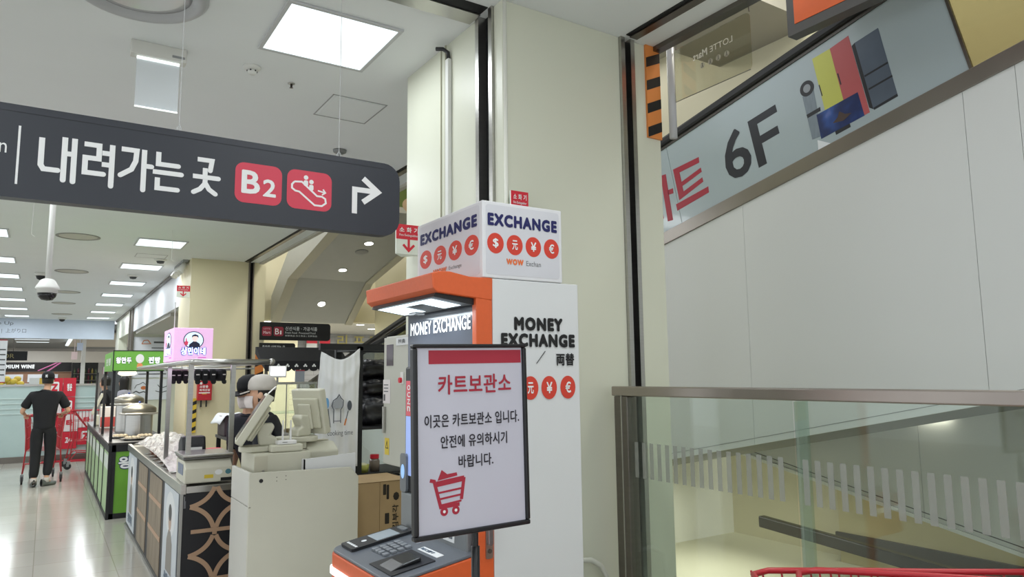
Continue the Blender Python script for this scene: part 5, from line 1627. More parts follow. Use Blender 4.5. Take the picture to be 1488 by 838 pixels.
t = thing('ceiling_speaker', 'round dark speaker grille on the grey ramp underside', 'speaker', (4.76, 12.42, soffit_z(12.42)))
MB().lathe((4.76, 12.42, soffit_z(12.42)), [(0.12, 0), (0.12, 0.01), (0.1, 0.014)], 28, axis=a1).build('rim', GREY, t, smooth=True)
MB().lathe((4.76, 12.42, soffit_z(12.42)), [(0.1, 0.008), (0, 0.014)], 28, axis=a1).build('grille', DGREY, t)
for x, y, lb in ((4.9, 16.5, 'small downlight in the low ceiling behind the dark B1 sign'), (7.0, 17.5, 'small downlight in the low ceiling left of the black handrail'), (6.2, 16.2, 'small downlight in the low ceiling above the gold letters'), (4.0, 16.0, 'bright small downlight in the low ceiling just above the dark B1 sign')):
    downlight(x, y, 2.85, lb, 0.09)
for x, y in ((3.6, 16.6), (6, 17.5), (9, 17)):
    area('low_zone_lamp', (x, y, 2.8), 0.8, 0.8, 60, color=(1, 0.99, 0.96))

t = thing('level_sign', 'dark rounded sign with red B1 badge and white Korean food lettering by the far pillar', 'sign', (3.65, 12.6, 2.25))
F = FRONT(0, 12.55, 0)
MB().rrect(F, 3.02, 2.26, 4.24, 2.565, 0.05, -0.05, 0, corners=(0, 1, 1, 0)).build('panel', BLACKM, t)
for xa, xb in ((3.05, 3.21), (3.245, 3.41)):
    b_ = MB().rrect(F, xa, 2.33, xb, 2.49, 0.03, 0, 0.002).build('red_badge', mat('badge_darkred', '#8c2437', 0.5), t)
    if xa < 3.1:
        texts([('LOTTE', 3.075, 2.44, 0.11, 0.025, 0.0), ('Mart', 3.07, 2.365, 0.12, 0.05, 0.03)], F, mat('badge_text', '#d6b6bb', 0.5), b_, d=0.004)
    else:
        texts([('B', 3.268, 2.36, 0.065, 0.1, 0.0), ('1', 3.352, 2.36, 0.022, 0.065, 0.0)], F, INKWHITE, b_, d=0.004)
texts([('신선식품 · 가공식품', 3.44, 2.43, 0.56, 0.07, 0.01), ('Fresh Food  Processed Food', 3.44, 2.375, 0.53, 0.035, 0.0), ('新鮮食品 加工食品 | 生鮮食品', 3.44, 2.32, 0.56, 0.035, 0.0)], F, mat('sign_softwhite', '#c3c6c8', 0.5), t, d=0.002)
t = thing('parking_sign', 'small dark sign with white Korean lettering under the B1 sign', 'sign', (3.3, 12.6, 1.99))
MB().rrect(F, 3.02, 1.93, 3.62, 2.21, 0.04, -0.05, 0, corners=(0, 0, 1, 0)).build('panel', BLACKM, t)
texts([('주차장 내려가는 곳', 3.06, 2.12, 0.38, 0.05, 0.015), ('To parking', 3.06, 2.07, 0.15, 0.025, 0.0)], F, mat('sign_softwhite', '#c3c6c8', 0.5), t, d=0.002)

t = thing('stall_awning', 'dark scalloped awning with white trefoil marks above the glass display', 'awning', (3.4, 11.0, 1.75))
F = FRONT(2.62, 10.6, 1.76)
MB().prism(Fr((2.62, 10.6, 1.76), (0, 1, 0), (0, 0, 1)), [(0, 0), (0.03, 0), (0.55, 0.22), (0.55, 0.32), (0.5, 0.32)], 0, 1.3).build('roof_cloth', mat('awning_black', '#1a1b20', 0.8), t)
m = MB()
for k in range(10):
    m.disc(F, 0.065 + k * 0.13, 0.0, 0.066, 0.05, 0.0, 0.01, 20)
m.fbox(F, 0, 0, 1.3, 0.1, -0.002, 0.01)
m.build('valance', mat('awning_black', '#1a1b20', 0.8), t)
m = MB()
for k in range(8):
    x = 0.2 + k * 0.13
    m.disc(F, x, 0.045, 0.014, 0.014, 0.01, 0.012, 10).disc(F, x - .016, 0.025, 0.013, 0.013, 0.01, 0.012, 10).disc(F, x + .016, 0.025, 0.013, 0.013, 0.01, 0.012, 10)
m.build('trefoil_marks', INKWHITE, t)
for x in (2.66, 3.88):
    MB().box((x - 0.02, 10.62, 0), (x + 0.02, 10.66, 1.8)).build('post', DSTEEL, t)
t = thing('menu_screen', 'bright menu screen on a stand behind the workers', 'screen', (2.25, 8.6, 1.05))
MB().box((2.165, 8.5, 1.62), (2.36, 8.54, 1.755)).build('bezel', WHITE, t, bevel=0.005)
MB().box((2.175, 8.496, 1.645), (2.345, 8.5, 1.745)).build('display', emission('screen_glow', '#f3f8ff', 1.4), t)
MB().box((2.25, 8.51, 1.56), (2.27, 8.53, 1.62)).build('neck', GREY, t)
t = thing('glass_display_case', 'glass food display case with steel frame behind the workers', 'display case', (2.45, 8.9, 0))
MB().box((2.12, 8.5, 0), (2.72, 9.2, 0.95)).build('base', mat('case_white', '#cfcdc4', 0.5), t)
m = MB()
for a_, b_ in (((2.12, 8.5, 0.95), (2.14, 8.52, 1.56)), ((2.7, 8.5, 0.95), (2.72, 8.52, 1.56)), ((2.12, 9.18, 0.95), (2.14, 9.2, 1.56)), ((2.7, 9.18, 0.95), (2.72, 9.2, 1.56)), ((2.1, 8.48, 1.54), (2.74, 9.22, 1.565)), ((2.36, 8.5, 0.95), (2.37, 8.51, 1.55))):
    m.box(a_, b_)
m.build('frame', CHROME, t)
m = MB().box((2.14, 8.505, 0.95), (2.7, 8.509, 1.54)).box((2.125, 8.52, 0.95), (2.129, 9.18, 1.54))
m.build('glazing', glass('case_glass', '#f1f6f4', 0.1), t)
MB().box((2.15, 8.6, 1.2), (2.69, 9.15, 1.21)).build('shelf', glass('case_shelf', '#eaf2ef', 0.1), t)
for k in range(6):
    o = MB().ball((2.25 + 0.08 * k, 8.8 + 0.05 * (k % 2), 0.981), 0.045, 0.045, 0.03).build('pastry', mat('pastry', '#c49a6a', 0.6), loc=(2.25 + 0.08 * k, 8.8, 0.951), smooth=True)
    tag(o, 'small brown pastry inside the glass display case', 'pastry', 'pastries in the glass display case')
o = MB().box((2.52, 8.7, 1.567), (2.63, 8.72, 1.71)).build('price_card', mat('card_grey', '#8e959c', 0.5), loc=(2.57, 8.7, 1.567))
tag(o, 'grey card with red top edge standing on the glass display case', 'price card')
MB().box((2.52, 8.699, 1.695), (2.63, 8.7, 1.71)).build('red_edge', mat('card_red', '#8c3540', 0.5), o)
t = thing('basket_rack', 'dark wire rack with curved top behind the white cloth', 'rack', (2.7, 7.9, 0))
MB().tube([(2.55, 7.9, 0), (2.55, 7.9, 1.62), (2.6, 7.9, 1.7), (2.75, 7.9, 1.76), (3.0, 7.9, 1.76)], 0.018, 8).build('frame', mat('rack_brown', '#3d2f2a', 0.5), t, smooth=True)
m = MB()
for k in range(9):
    m.tube([(2.55, 7.9, 1.0 + k * 0.07), (3.0, 7.9, 1.0 + k * 0.07)], 0.005, 6)
m.build('wires', mat('rack_brown', '#3d2f2a', 0.5), t)
t = thing('gold_lettering', 'gold raised Korean letters on the grey tiled wall', 'lettering', (7.6, 19.9, 2.6))
MB().box((6.9, 19.96, 2.44), (9.3, 19.995, 2.46)).build('mounting_rail', GREY, t)
texts([('리 프 팩 토 리', 6.95, 2.46, 2.3, 0.36, 0.01)], FRONT(0, 19.95, 0), mat('gold_letters', '#b0a45f', 0.4, 0.3), t)
t = thing('escalator_rail', 'black escalator handrail rising to the right behind the money exchange kiosk', 'handrail', (3.4, 8, 0))
MB().tube([(2.75, 8, 1.72), (3.207, 8.0, 1.973), (3.9, 8.0, 2.36)], 0.035, 10).build('handrail', BLACK, t, smooth=True)
MB().prism(FRONT(0, 8.0, 0), [(2.75, 0), (3.9, 0), (3.9, 2.33), (2.75, 1.69)], -0.01, 0.0).build('glass_side', glass('case_glass', '#f1f6f4', 0.1), t)
ext = thing('red_wall_signs', 'pair of small red and white signs on the cream wall behind', 'sign', (6.3, 19.15, 2.2), 0)
for x in (6.05, 6.42):
    MB().box((x, 19.9, 2.35), (x + 0.3, 19.98, 2.75)).build('panel', WHITE, ext)
    MB().box((x, 19.89, 2.56), (x + 0.3, 19.9, 2.75)).build('red_field', RED, ext)
t = thing('green_poster', 'green food poster high up between the hanging sign and the near pillar', 'poster', (4.3, 9.2, 3.9))
MB().box((3.98, 9.0, 3.92), (5.0, 9.04, 4.5)).build('panel', mat('poster_olive', '#6f7d3a', 0.5), t)
MB().disc(FRONT(0, 8.998, 0), 4.2, 3.99, 0.17, 0.12, 0, 0.004).build('printed_food', mat('poster_cream', '#d6b58f', 0.5, var=0.2), t)
MB().fbox(FRONT(0, 8.998, 0), 3.98, 3.87, 5.0, 3.95, 0, 0.003).build('lower_band', mat('poster_pale2', '#cfc9b9', 0.5), t)
t = thing('fire_blanket_box', 'red fire blanket box with white print hung on the far pillar', 'fire box', (2.18, 12.66, 1.26))
MB().box((2.075, 12.6, 1.265), (2.295, 12.7, 1.585)).build('box', mat('fire_red', '#b3232f', 0.4), t, bevel=0.008)
F = FRONT(2.075, 12.599, 1.265)
texts([('소방용', 0.03, 0.2, 0.13, 0.045, 0.02), ('화재진압', 0.03, 0.15, 0.16, 0.035, 0.02)], F, INKWHITE, t, d=0.001)
m = MB().fbox(F, 0.02, 0.115, 0.19, 0.13, 0, 0.001).disc(F, 0.05, 0.275, 0.02, 0.02, 0, 0.001, 14)
m.build('white_print', INKWHITE, t)
MB().fbox(F, 0.07, 0.1, 0.14, 0.112, 0, 0.001).build('yellow_print', mat('fire_yellow', '#d9b23c', 0.5), t)
for x in (2.13, 2.21):
    MB().box((x, 12.62, 1.16), (x + 0.02, 12.65, 1.265)).build('pull_strap', BLACK, t)
# side table with chafing pan by the far pillar
t = thing('side_table', 'small dark side table below the red box behind the stall', 'table', (1.95, 8.2, 0))
MB().box((1.6, 7.9, 0.98), (2.3, 8.5, 1.01)).build('top', mat('table_grey', '#6a6865', 0.5), t)
for x, y in ((1.63, 7.93), (2.27, 7.93), (1.63, 8.47), (2.27, 8.47)):
    MB().box((x - 0.02, y - 0.02, 0), (x + 0.02, y + 0.02, 0.98)).build('leg', BLACK, t)
t = thing('coffee_machine', 'dark boxy machine under a white cloth on the side table', 'machine', (1.66, 8.2, 1.01))
MB().box((1.6, 8.05, 1.012), (1.8, 8.4, 1.22)).build('body', mat('machine_plum', '#4a3c42', 0.4), t, bevel=0.01)
MB().box((1.69, 8.04, 1.06), (1.77, 8.05, 1.18)).build('front_panel', GREY, t)
MB().grid(lambda u, v: (1.54 + 0.3 * u, 7.99 + 0.5 * v, 1.232 + 0.01 * math.sin(9 * u + 5 * v) - 0.09 * max(0, 0.22 - u) / 0.22), 16, 16).build('cover_cloth', mat('white_cotton', '#eef0f2', 0.85, var=0.03, scale=12, bump=0.1), t, smooth=True, solid=0.004)
t = thing('warming_pan', 'silver warming pan with lid on the side table', 'pan', (1.95, 8.2, 1.01))
MB().box((1.86, 8.02, 1.012), (2.08, 8.38, 1.13)).build('base', mat('pan_white', '#d0d0ce', 0.4), t, bevel=0.01)
MB().lathe((1.97, 8.2, 1.13), [(0.13, 0), (0.135, 0.05), (0.1, 0.09), (0.0, 0.1)], 28).build('lid', CHROME, t, smooth=True)
# wall boards in the recess
for (x0, x1, z0, z1, lb, kind) in ((1.98, 2.9, 2.3, 2.78, 'white menu board with orange cloud logo high in the recess', 0), (1.98, 2.95, 1.66, 2.0, 'white notice board behind the green sign in the recess', 1), (1.98, 2.95, 1.05, 1.62, 'white poster with cloud drawing and brush lettering low in the recess', 2)):
    t = thing('wall_board', lb, 'board', ((x0 + x1) / 2, 22.25, z0), 0, 'white printed boards in the wall recess')
    MB().box((x0, 22.26, z0), (x1, 22.3, z1)).build('board', mat('board_white', '#dfe2e8', 0.5), t)
    F = FRONT(x0, 22.259, z0)
    h = z1 - z0
    if kind == 0:
        MB().stroke(F, [(0.2, h * .6), (0.25, h * .8), (0.35, h * .82), (0.42, h * .62), (0.2, h * .6)], 0.02, 0, 0.002).build('cloud_logo', mat('logo_orange', '#c9733f', 0.5), t)
        MB().fbox(F, 0.5, h * .65, 0.85, h * .75, 0, 0.002).fbox(F, 0.45, h * .35, 0.85, h * .4, 0, 0.002).build('print_lines', DGREY, t)
    elif kind == 1:
        MB().fbox(F, 0.06, h * .6, 0.35, h * .7, 0, 0.002).fbox(F, 0.15, h * .25, 0.85, h * .33, 0, 0.002).build('print_lines', DGREY, t)
    else:
        MB().stroke(F, [(0.08, h * .55), (0.12, h * .72), (0.2, h * .76), (0.28, h * .85), (0.36, h * .72), (0.38, h * .6)], 0.014, 0, 0.002).stroke(F, [(0.05, h * .35), (0.12, h * .42), (0.2, h * .34), (0.3, h * .4), (0.38, h * .35)], 0.03, 0, 0.002).stroke(F, [(0.65, h * .72), (0.72, h * .55), (0.85, h * .62), (0.95, h * .72)], 0.02, 0, 0.002).stroke(F, [(0.6, h * .42), (0.75, h * .35), (0.9, h * .42)], 0.02, 0, 0.002).build('brush_print', DGREY, t)
        MB().disc(F, 0.3, h * .58, 0.07, 0.05, 0, 0.0025).build('orange_print', mat('logo_orange', '#c9733f', 0.5), t)

# ---- far end of the hall
for k, y in enumerate((31, 33.5, 36, 38.5)):
    t = thing('linear_ceiling_light', ['long bright ceiling light beyond the header, nearest', 'second long bright ceiling light beyond the header', 'third long ceiling light beyond the header', 'farthest long ceiling light beyond the header'][k], 'light', (-0.55, y, 3.34), 0, 'long ceiling lights beyond the header')
    MB().box((-1.2, y - 0.1, 3.31), (0.05, y + 0.1, 3.35)).build('housing', WHITE, t)
    MB().box((-1.18, y - 0.09, 3.3), (0.03, y + 0.09, 3.31)).build('diffuser', LAMPON, t)
    area('far_lamp', (-0.55, y, 3.28), 1.2, 0.3, 30)
t = thing('angled_ceiling_light', 'slanting bright light strip along the warm ceiling edge beyond the header', 'light', (0.72, 34.5, 3.2))
MB().box((0.66, 30, 3.16), (0.78, 38.5, 3.2)).build('strip', LAMPON, t)
t = thing('wine_sign', 'black wine section fascia with white lettering and pink streaks', 'sign', (0.0, 34, 1.95))
F = FRONT(0, 33.97, 0)
MB().fbox(F, -3.2, 1.96, 0.85, 2.32, -0.05, 0).build('fascia', mat('wine_black', '#1b1719', 0.4), t)
texts([('PREMIUM WINE', -1.6, 2.08, 1.2, 0.15, 0.05)], F, INKWHITE, t)
m = MB().prism(F, [(0.0, 1.97), (0.08, 1.97), (0.5, 2.31), (0.42, 2.31)], 0, 0.003).prism(F, [(-0.3, 2.0), (-0.26, 1.98), (0.4, 2.31), (0.3, 2.31)], 0, 0.003)
m.build('pink_streaks', mat('wine_pink', '#c26a98', 0.5), t)  # flat pink diagonal streaks on the fascia
shelf_wood = mat('shelf_wood', '#8f6a52', 0.6)
t = thing('wine_shelf', 'long wooden shelf unit with white bays under the wine fascia', 'shelf unit', (-1.0, 34.3, 0))
MB().box((-3.2, 34.0, 0), (0.85, 34.6, 1.95)).build('carcass', shelf_wood, t)
for k in range(3):
    b_ = MB().box((-2.9 + k * 1.15, 33.97, 1.55), (-1.9 + k * 1.15, 34.0, 1.85)).build('bay', mat('bay_white', '#d5d7da', 0.5), t)
    MB().box((-2.8 + k * 1.15, 33.96, 1.6), (-2.0 + k * 1.15, 33.97, 1.7)).build('bay_poster', mat('bay_blue', '#8aa0b5', 0.5), b_)
MB().box((-3.2, 33.6, 0), (0.85, 34.0, 1.5)).build('lower_shelf', mat('bay_white', '#d5d7da', 0.5), t)
t = thing('bottle_cabinet', 'tall dark cabinet full of bottles right of the wine fascia', 'cabinet', (1.2, 34, 0))
MB().box((0.86, 33.5, 0), (1.75, 34.2, 2.3)).build('carcass', mat('cabinet_black', '#171618', 0.4), t)
for r in range(3):
    z = 1.35 + r * 0.26
    MB().box((0.9, 33.42, z - 0.02), (1.72, 33.5, z)).build('shelf', DSTEEL, t)
    for k in range(7):
        x = 0.95 + k * 0.12
        o = MB().lathe((x, 33.45, z), [(0.035, 0), (0.035, 0.12), (0.014, 0.16), (0.014, 0.2), (0, 0.2)], 10).build('bottle', mat('bottle_%d' % (k % 3), ('#3c4a2c', '#5c2430', '#8a7a3c')[k % 3], 0.2), loc=(x, 33.45, z), smooth=True)
        tag(o, ('small green', 'small dark red', 'small amber')[k % 3] + ' bottle on the ' + ('lower', 'middle', 'upper')[r] + ' ledge of the dark bottle cabinet', 'bottle', 'bottles in the dark cabinet')
t = thing('far_column', 'slim white column beyond the header', 'column', (1.22, 33.0, 0))
MB().box((1.13, 32.95, 0), (1.27, 33.1, 3.35)).build('shaft', WHITE, t)
for x, z, lb, c in ((0.95, 2.75, 'small pale blue hanging card near the slim white column', '#c3cfe6'), (0.78, 2.4, 'small pink hanging card left of the slim white column', '#e6cfd0')):
    o = MB().box((x, 32.6, z), (x + 0.2, 32.62, z + 0.3)).tube([(x + 0.1, 32.61, z + 0.3), (x + 0.1, 32.61, 3.35)], 0.01, 6).build('hanging_card', mat('card_' + c[1:], c, 0.5), loc=(x + .1, 32.61, z))
    tag(o, lb, 'sign')
t = thing('or_sign', 'dark hanging sign with gold letters at the far left', 'sign', (-0.9, 30, 2.3))
F = FRONT(0, 30, 0)
MB().fbox(F, -2.2, 2.3, -0.58, 2.62, -0.05, 0).build('panel', mat('or_dark', '#14161c', 0.5), t)
texts([('FLOOR', -1.7, 2.38, 0.75, 0.15, 0.0)], F, mat('or_gold', '#9c9161', 0.5), t)
MB().box((-1.0, 29.98, 2.62), (-0.98, 30.0, 3.35)).build('hanger', DSTEEL, t)
t = thing('white_notice_stand', 'white printed notice with red edge at the left photo edge', 'sign', (-0.75, 14, 1.55))
MB().box((-1.1, 14, 1.59), (-0.545, 14.02, 2.27)).build('sheet', mat('notice_stand_white', '#dfe3ea', 0.5), t)
m = MB().box((-1.1, 13.995, 2.255), (-0.545, 14.025, 2.27)).box((-1.1, 13.995, 1.585), (-0.545, 14.025, 1.6))
m.build('red_edge', mat('edge_red', '#a5303c', 0.5), t)
m = MB()
for k in range(6):
    m.box((-1.0, 13.997, 1.7 + k * 0.08), (-0.56, 14.0, 1.72 + k * 0.08))
m.build('print_lines', DGREY, t)
MB().box((-0.9, 14.02, 0), (-0.86, 14.06, 1.6)).build('post', WHITE, t)

t = thing('glass_partition', 'waist-to-chest-high glass partition across the far left of the hall', 'partition', (-0.6, 17.5, 0))
MB().box((-4.0, 17.45, 0.12), (0.9, 17.47, 1.5)).build('glass', mat('milky_glass', '#b4cbc9', 0.15, var=0.05), t)
MB().box((-4.0, 17.43, 1.5), (0.9, 17.49, 1.54)).build('top_rail', CHROME, t)
MB().box((-4.0, 17.42, 0), (0.9, 17.5, 0.12)).build('base_rail', DSTEEL, t)
m = MB()
for k in range(4):
    m.box((-4, 17.44, 0.95 + k * 0.1), (0.9, 17.449, 0.97 + k * 0.1))
m.build('film_stripes', mat('film_pale', '#c9dbd9', 0.3), t)
RW = mat('poster_red', '#c92238', 0.45)
k = 0
GP = FRONT(0, 17.38, 0)
for (x0, z0, x1, z1, fill, tx) in ((0.02, 1.28, 0.3, 1.66, 'r', 'Z'), (0.31, 1.28, 0.53, 1.66, 'r', '행운'), (0.02, 0.93, 0.3, 1.27, 'w', '찬'), (0.31, 0.93, 0.53, 1.27, 'r', 'Z'), (0.31, 0.58, 0.6, 0.92, 'w', '타'), (0.02, 0.58, 0.3, 0.92, 'r', '진'), (0.02, 0.23, 0.3, 0.57, 'w', 'E'), (0.31, 0.23, 0.6, 0.57, 'r', '고수'), (0.61, 0.3, 0.9, 0.64, 'r', 'Z'), (0.61, 0.65, 0.9, 0.95, 'w', '타')):
    nm = ['topmost left red sheet with Z', 'topmost right red sheet with white Korean letters', 'white sheet with red letter, second row left', 'red sheet with Z, second row right', 'white sheet with red Korean letter, third row right', 'red sheet, third row left', 'white sheet with red E at the bottom left', 'red sheet with white Korean letters in the bottom middle', 'red sheet with Z at the bottom right', 'white sheet with red Korean letter above the bottom right Z'][k]
    t = thing('promo_sheet', nm + ' on the glass partition', 'poster', ((x0 + x1) / 2, 17.4, z0), 0, 'red and white promotional sheets on the glass partition')
    MB().fbox(GP, x0, z0, x1, z1, -0.02, 0).build('sheet', RW if fill == 'r' else mat('poster_offwhite', '#e3dcdc', 0.45), t)
    ink = INKWHITE if fill == 'r' else RW
    w_, h_ = x1 - x0, z1 - z0
    if tx == 'Z':
        MB().rrect(GP, x0 + w_ * .22, z0 + h_ * .22, x1 - w_ * .22, z1 - h_ * .2, 0.03, 0, 0.004).build('white_square', INKWHITE, t)
        ink = RW
    texts([(tx, x0 + w_ * .3, z0 + h_ * .3, w_ * .4, h_ * .4, 0.05)], GP, ink, t, d=0.006)
    k += 1
o = MB().box((0.02, 17.0, 0.001), (0.95, 17.36, 0.012)).build('red_mat', mat('mat_red', '#b81f33', 0.6), loc=(0.5, 17.2, 0.0))
tag(o, 'red floor mat under the red and white promotional sheets', 'mat')
for x, lb, c in ((-0.55, 'yellow snack packs heaped on the counter beyond the glass partition', '#c8ad3e'), (-0.2, 'white carton standing beyond the glass partition beside the yellow packs', '#c9c9c6'), (-0.02, 'yellow carton beyond the glass partition left of the red sheets', '#c7a640')):
    m = MB()
    if lb.startswith('yellow snack'):
        for i in range(7):
            m.ball((x - 0.25 + 0.06 * i, 18.3 + 0.1 * (i % 2), 1.55 + 0.05 * (i % 3)), 0.07, 0.06, 0.06)
    else:
        m.box((x - .09, 18.2, 1.42), (x + .09, 18.4, 1.62 + (0.05 if 'yellow' in lb else 0)))
    o = m.build('yellow_packs' if lb.startswith('yellow snack') else 'carton', mat('goods_' + c[1:], c, 0.5), loc=(x, 18.3, 1.42), smooth=lb.startswith('yellow snack'))
    tag(o, lb, 'packaged goods', kind='stuff' if lb.startswith('yellow snack') else None)
t = thing('goods_counter', 'pale shelf counter behind the glass partition carrying cartons', 'counter', (-1.0, 18.4, 0))
MB().box((-4, 18.0, 0), (0.4, 18.8, 1.42)).build('body', mat('counter_pale', '#b9c4c2', 0.6), t)
t = thing('goods_shelf', 'tall shelf of goods behind the far customers', 'shelf unit', (1.75, 25, 0))
MB().box((1.55, 24.6, 0), (1.9, 26.5, 2.1)).build('carcass', mat('shelf_greydark', '#54575a', 0.6), t)
for r in range(4):
    for k in range(5):
        q = (r * 3 + k) % 4
        o = MB().box((1.5, 24.7 + k * .35, 0.8 + r * .33), (1.549, 24.95 + k * .35, 1.02 + r * .33)).build('packet', mat('goods_%d' % q, ('#c9c6c4', '#7c2f3a', '#3d4048', '#b5b0a8')[q], 0.5), loc=(1.52, 24.8 + k * .35, 0.8 + r * .33))
        tag(o, ('white', 'dark red', 'charcoal', 'grey')[q] + ' packet hung on the goods shelf behind the far customers', 'packet', 'packets on the far goods shelf')
# ================================================================ CARTS
def build_cart(label, loc, rz, group, kids=True):
    """supermarket trolley, local y forward (handle at y=0, nose at y=0.85)"""
    t = thing('shopping_cart', label, 'shopping cart', (0, 0, 0), 0, group)
    zr0, zr1, zb = 1.05, 1.046, 0.5
    def q(u, v):     # u -1..1 across, v 0..1 along the rim
        wd = 0.28 - 0.07 * v
        return u * wd
    P = lambda u, v, z: (u * (0.28 - 0.07 * v) * (0.82 + 0.18 * (z - zb) / (zr0 - zb)), 0.06 + 0.8 * v + 0.06 * (z - zb) / (zr0 - zb) * (1 if v > 0.5 else -0.3), z)
    rim = []
    zrim = lambda v: zr0 + (zr1 - zr0) * v
    for i in range(9):
        rim.append(P(1, i / 8 * 0.94, zrim(i / 8)))
    for u in (0.8, 0.3, -0.3, -0.8):
        rim.append(P(u, 1.0, zrim(1)))
    for i in range(9):
        rim.append(P(-1, (8 - i) / 8 * 0.94, zrim((8 - i) / 8)))
    MB().tube(rim, 0.009, 8, closed=True).build('basket_rim', CARTRED, t, smooth=True)
    m = MB()
    for s_ in (1, -1):
        for i in range(15):
            v = 0.02 + i / 14 * 0.94
            m.tube([P(s_, v, zrim(v)), P(s_, v, zb)], 0.0032, 5)
        for h in (0.33, 0.66):
            m.tube([P(s_, i / 6, zb + (zrim(i / 6) - zb) * h) for i in range(7)], 0.0035, 5)
        m.tube([P(s_, i / 6, zb) for i in range(7)], 0.006, 6)
    for i in range(9):
        u = -1 + i / 4
        m.tube([P(u, 1, zrim(1)), P(u, 1, zb)], 0.0032, 5)
        m.tube([P(u, 1, zb), P(u, 0, zb)], 0.0032, 5)
    for i in range(7):
        m.tube([P(-1, i / 6, zb), P(1, i / 6, zb)], 0.0032, 5)
    m.build('basket', CARTRED, t)
    m = MB()
    for i in range(9):
        u = -0.95 + i * 0.2375
        m.tube([P(u, 0.02, zr0 - 0.01), P(u * 0.8, 0.3, zb + 0.22)], 0.0032, 5)
    for k in range(3):
        m.tube([P(-0.95, 0.02 + 0.09 * k, zr0 - 0.01 - .1 * k), P(0.95, 0.02 + 0.09 * k, zr0 - 0.01 - .1 * k)], 0.004, 5)
    m.build('child_seat_flap', CARTRED, t)
    MB().box((-0.16, 0.07, zr0 - 0.09), (0.16, 0.082, zr0 + 0.004)).build('seat_panel', mat('cart_plastic', '#bf2433', 0.4), t, bevel=0.004)
    MB().tube([P(1, 0.0, zr0), (0.275, -0.04, zr0 + 0.015), (0.26, -0.07, zr0 + 0.02), (-0.26, -0.07, zr0 + 0.02), (-0.275, -0.04, zr0 + 0.015), P(-1, 0, zr0)], 0.014, 10).build('handle', mat('cart_handle', '#c5303c', 0.35), t, smooth=True)
    m = MB()
    for s_ in (1, -1):
        m.tube([(s_ * 0.25, 0.03, zr0), (s_ * 0.235, 0.05, 0.5), (s_ * 0.26, 0.0, 0.16)], 0.011, 8)
        m.tube([(s_ * 0.26, 0.0, 0.16), (s_ * 0.235, 0.12, 0.3), (s_ * 0.17, 0.72, 0.24), (s_ * 0.16, 0.78, 0.14)], 0.011, 8)
        m.tube([(s_ * 0.18, 0.7, 0.25), (s_ * 0.175, 0.75, 0.5)], 0.009, 6)
    m.tube([(0.235, 0.12, 0.3), (-0.235, 0.12, 0.3)], 0.009, 6).tube([(0.17, 0.72, 0.24), (-0.17, 0.72, 0.24)], 0.009, 6)
    m.build('chassis', CARTRED, t, smooth=True)
    for x, y in ((0.26, 0.0), (-0.26, 0.0), (0.16, 0.78), (-0.16, 0.78)):
        f = MB().box((x - 0.022, y - 0.03, 0.09), (x + 0.022, y + 0.02, 0.15)).box((x - 0.024, y - 0.04, 0.05), (x - 0.018, y + 0.0, 0.11)).box((x + 0.018, y - 0.04, 0.05), (x + 0.024, y, 0.11)).build('caster_fork', GREY, t)
        MB().lathe((x - 0.016, y - 0.02, 0.06), [(0.02, 0), (0.055, 0.002), (0.06, 0.008), (0.06, 0.024), (0.055, 0.03), (0.02, 0.032)], 20, axis=(1, 0, 0)).build('wheel', mat('wheel_rubber', '#2a2a2c', 0.6), f, smooth=False)
    t.location = loc
    t.rotation_euler = (0, 0, rz)
    return t


cart = build_cart('red shopping cart pushed by the man in black', (0.03, 13.86, 0), 0.0, 'red shopping carts')
dup(cart, (0.42, 15.85, 0), -1.5, 'red shopping cart parked in front of the red sheets beyond the man', 'red shopping carts')
for (x, y, hx, hy, lb) in ((2.305, 0.68, -0.743, 0.669, 'red shopping cart at the lower right whose nose points furthest left'), (2.27, 0.52, -0.6, 0.8, 'red shopping cart nested in the middle of the lower right row'), (2.2, 0.3, -0.5, 0.87, 'red shopping cart nearest to us in the lower right nested row')):
    dup(cart, (x, y, 0.0), math.atan2(-hx, hy), lb, 'red shopping carts')

# ================================================================ PEOPLE
def head_bm(c, yaw, pitch=0.0, s=1.0, ear=True):
    """head: skull, jaw, nose, ears; faces +y before yaw"""
    Rm = Matrix.Rotation(yaw, 4, 'Z') @ Matrix.Rotation(pitch, 4, 'X')
    T = Matrix.Translation(Vector(c)) @ Rm
    bm = bmesh.new()
    def ell(p, r):
        bmesh.ops.create_uvsphere(bm, u_segments=20, v_segments=14, radius=1.0, matrix=T @ Matrix.Translation(Vector(p) * s) @ Matrix.Diagonal((r[0] * s, r[1] * s, r[2] * s, 1)))
    ell((0, -0.012, 0.035), (0.076, 0.093, 0.082))
    ell((0, 0.015, -0.02), (0.066, 0.075, 0.078))
    ell((0, 0.035, -0.068), (0.045, 0.05, 0.042))
    ell((0, 0.086, -0.014), (0.011, 0.016, 0.02))
    ell((0, 0.09, -0.026), (0.015, 0.016, 0.01))
    ell((0, 0.076, -0.058), (0.022, 0.012, 0.009))
    for sx in (-1, 1):
        ell((sx * 0.074, -0.008, -0.008), (0.01, 0.02, 0.03))
    return bm, T


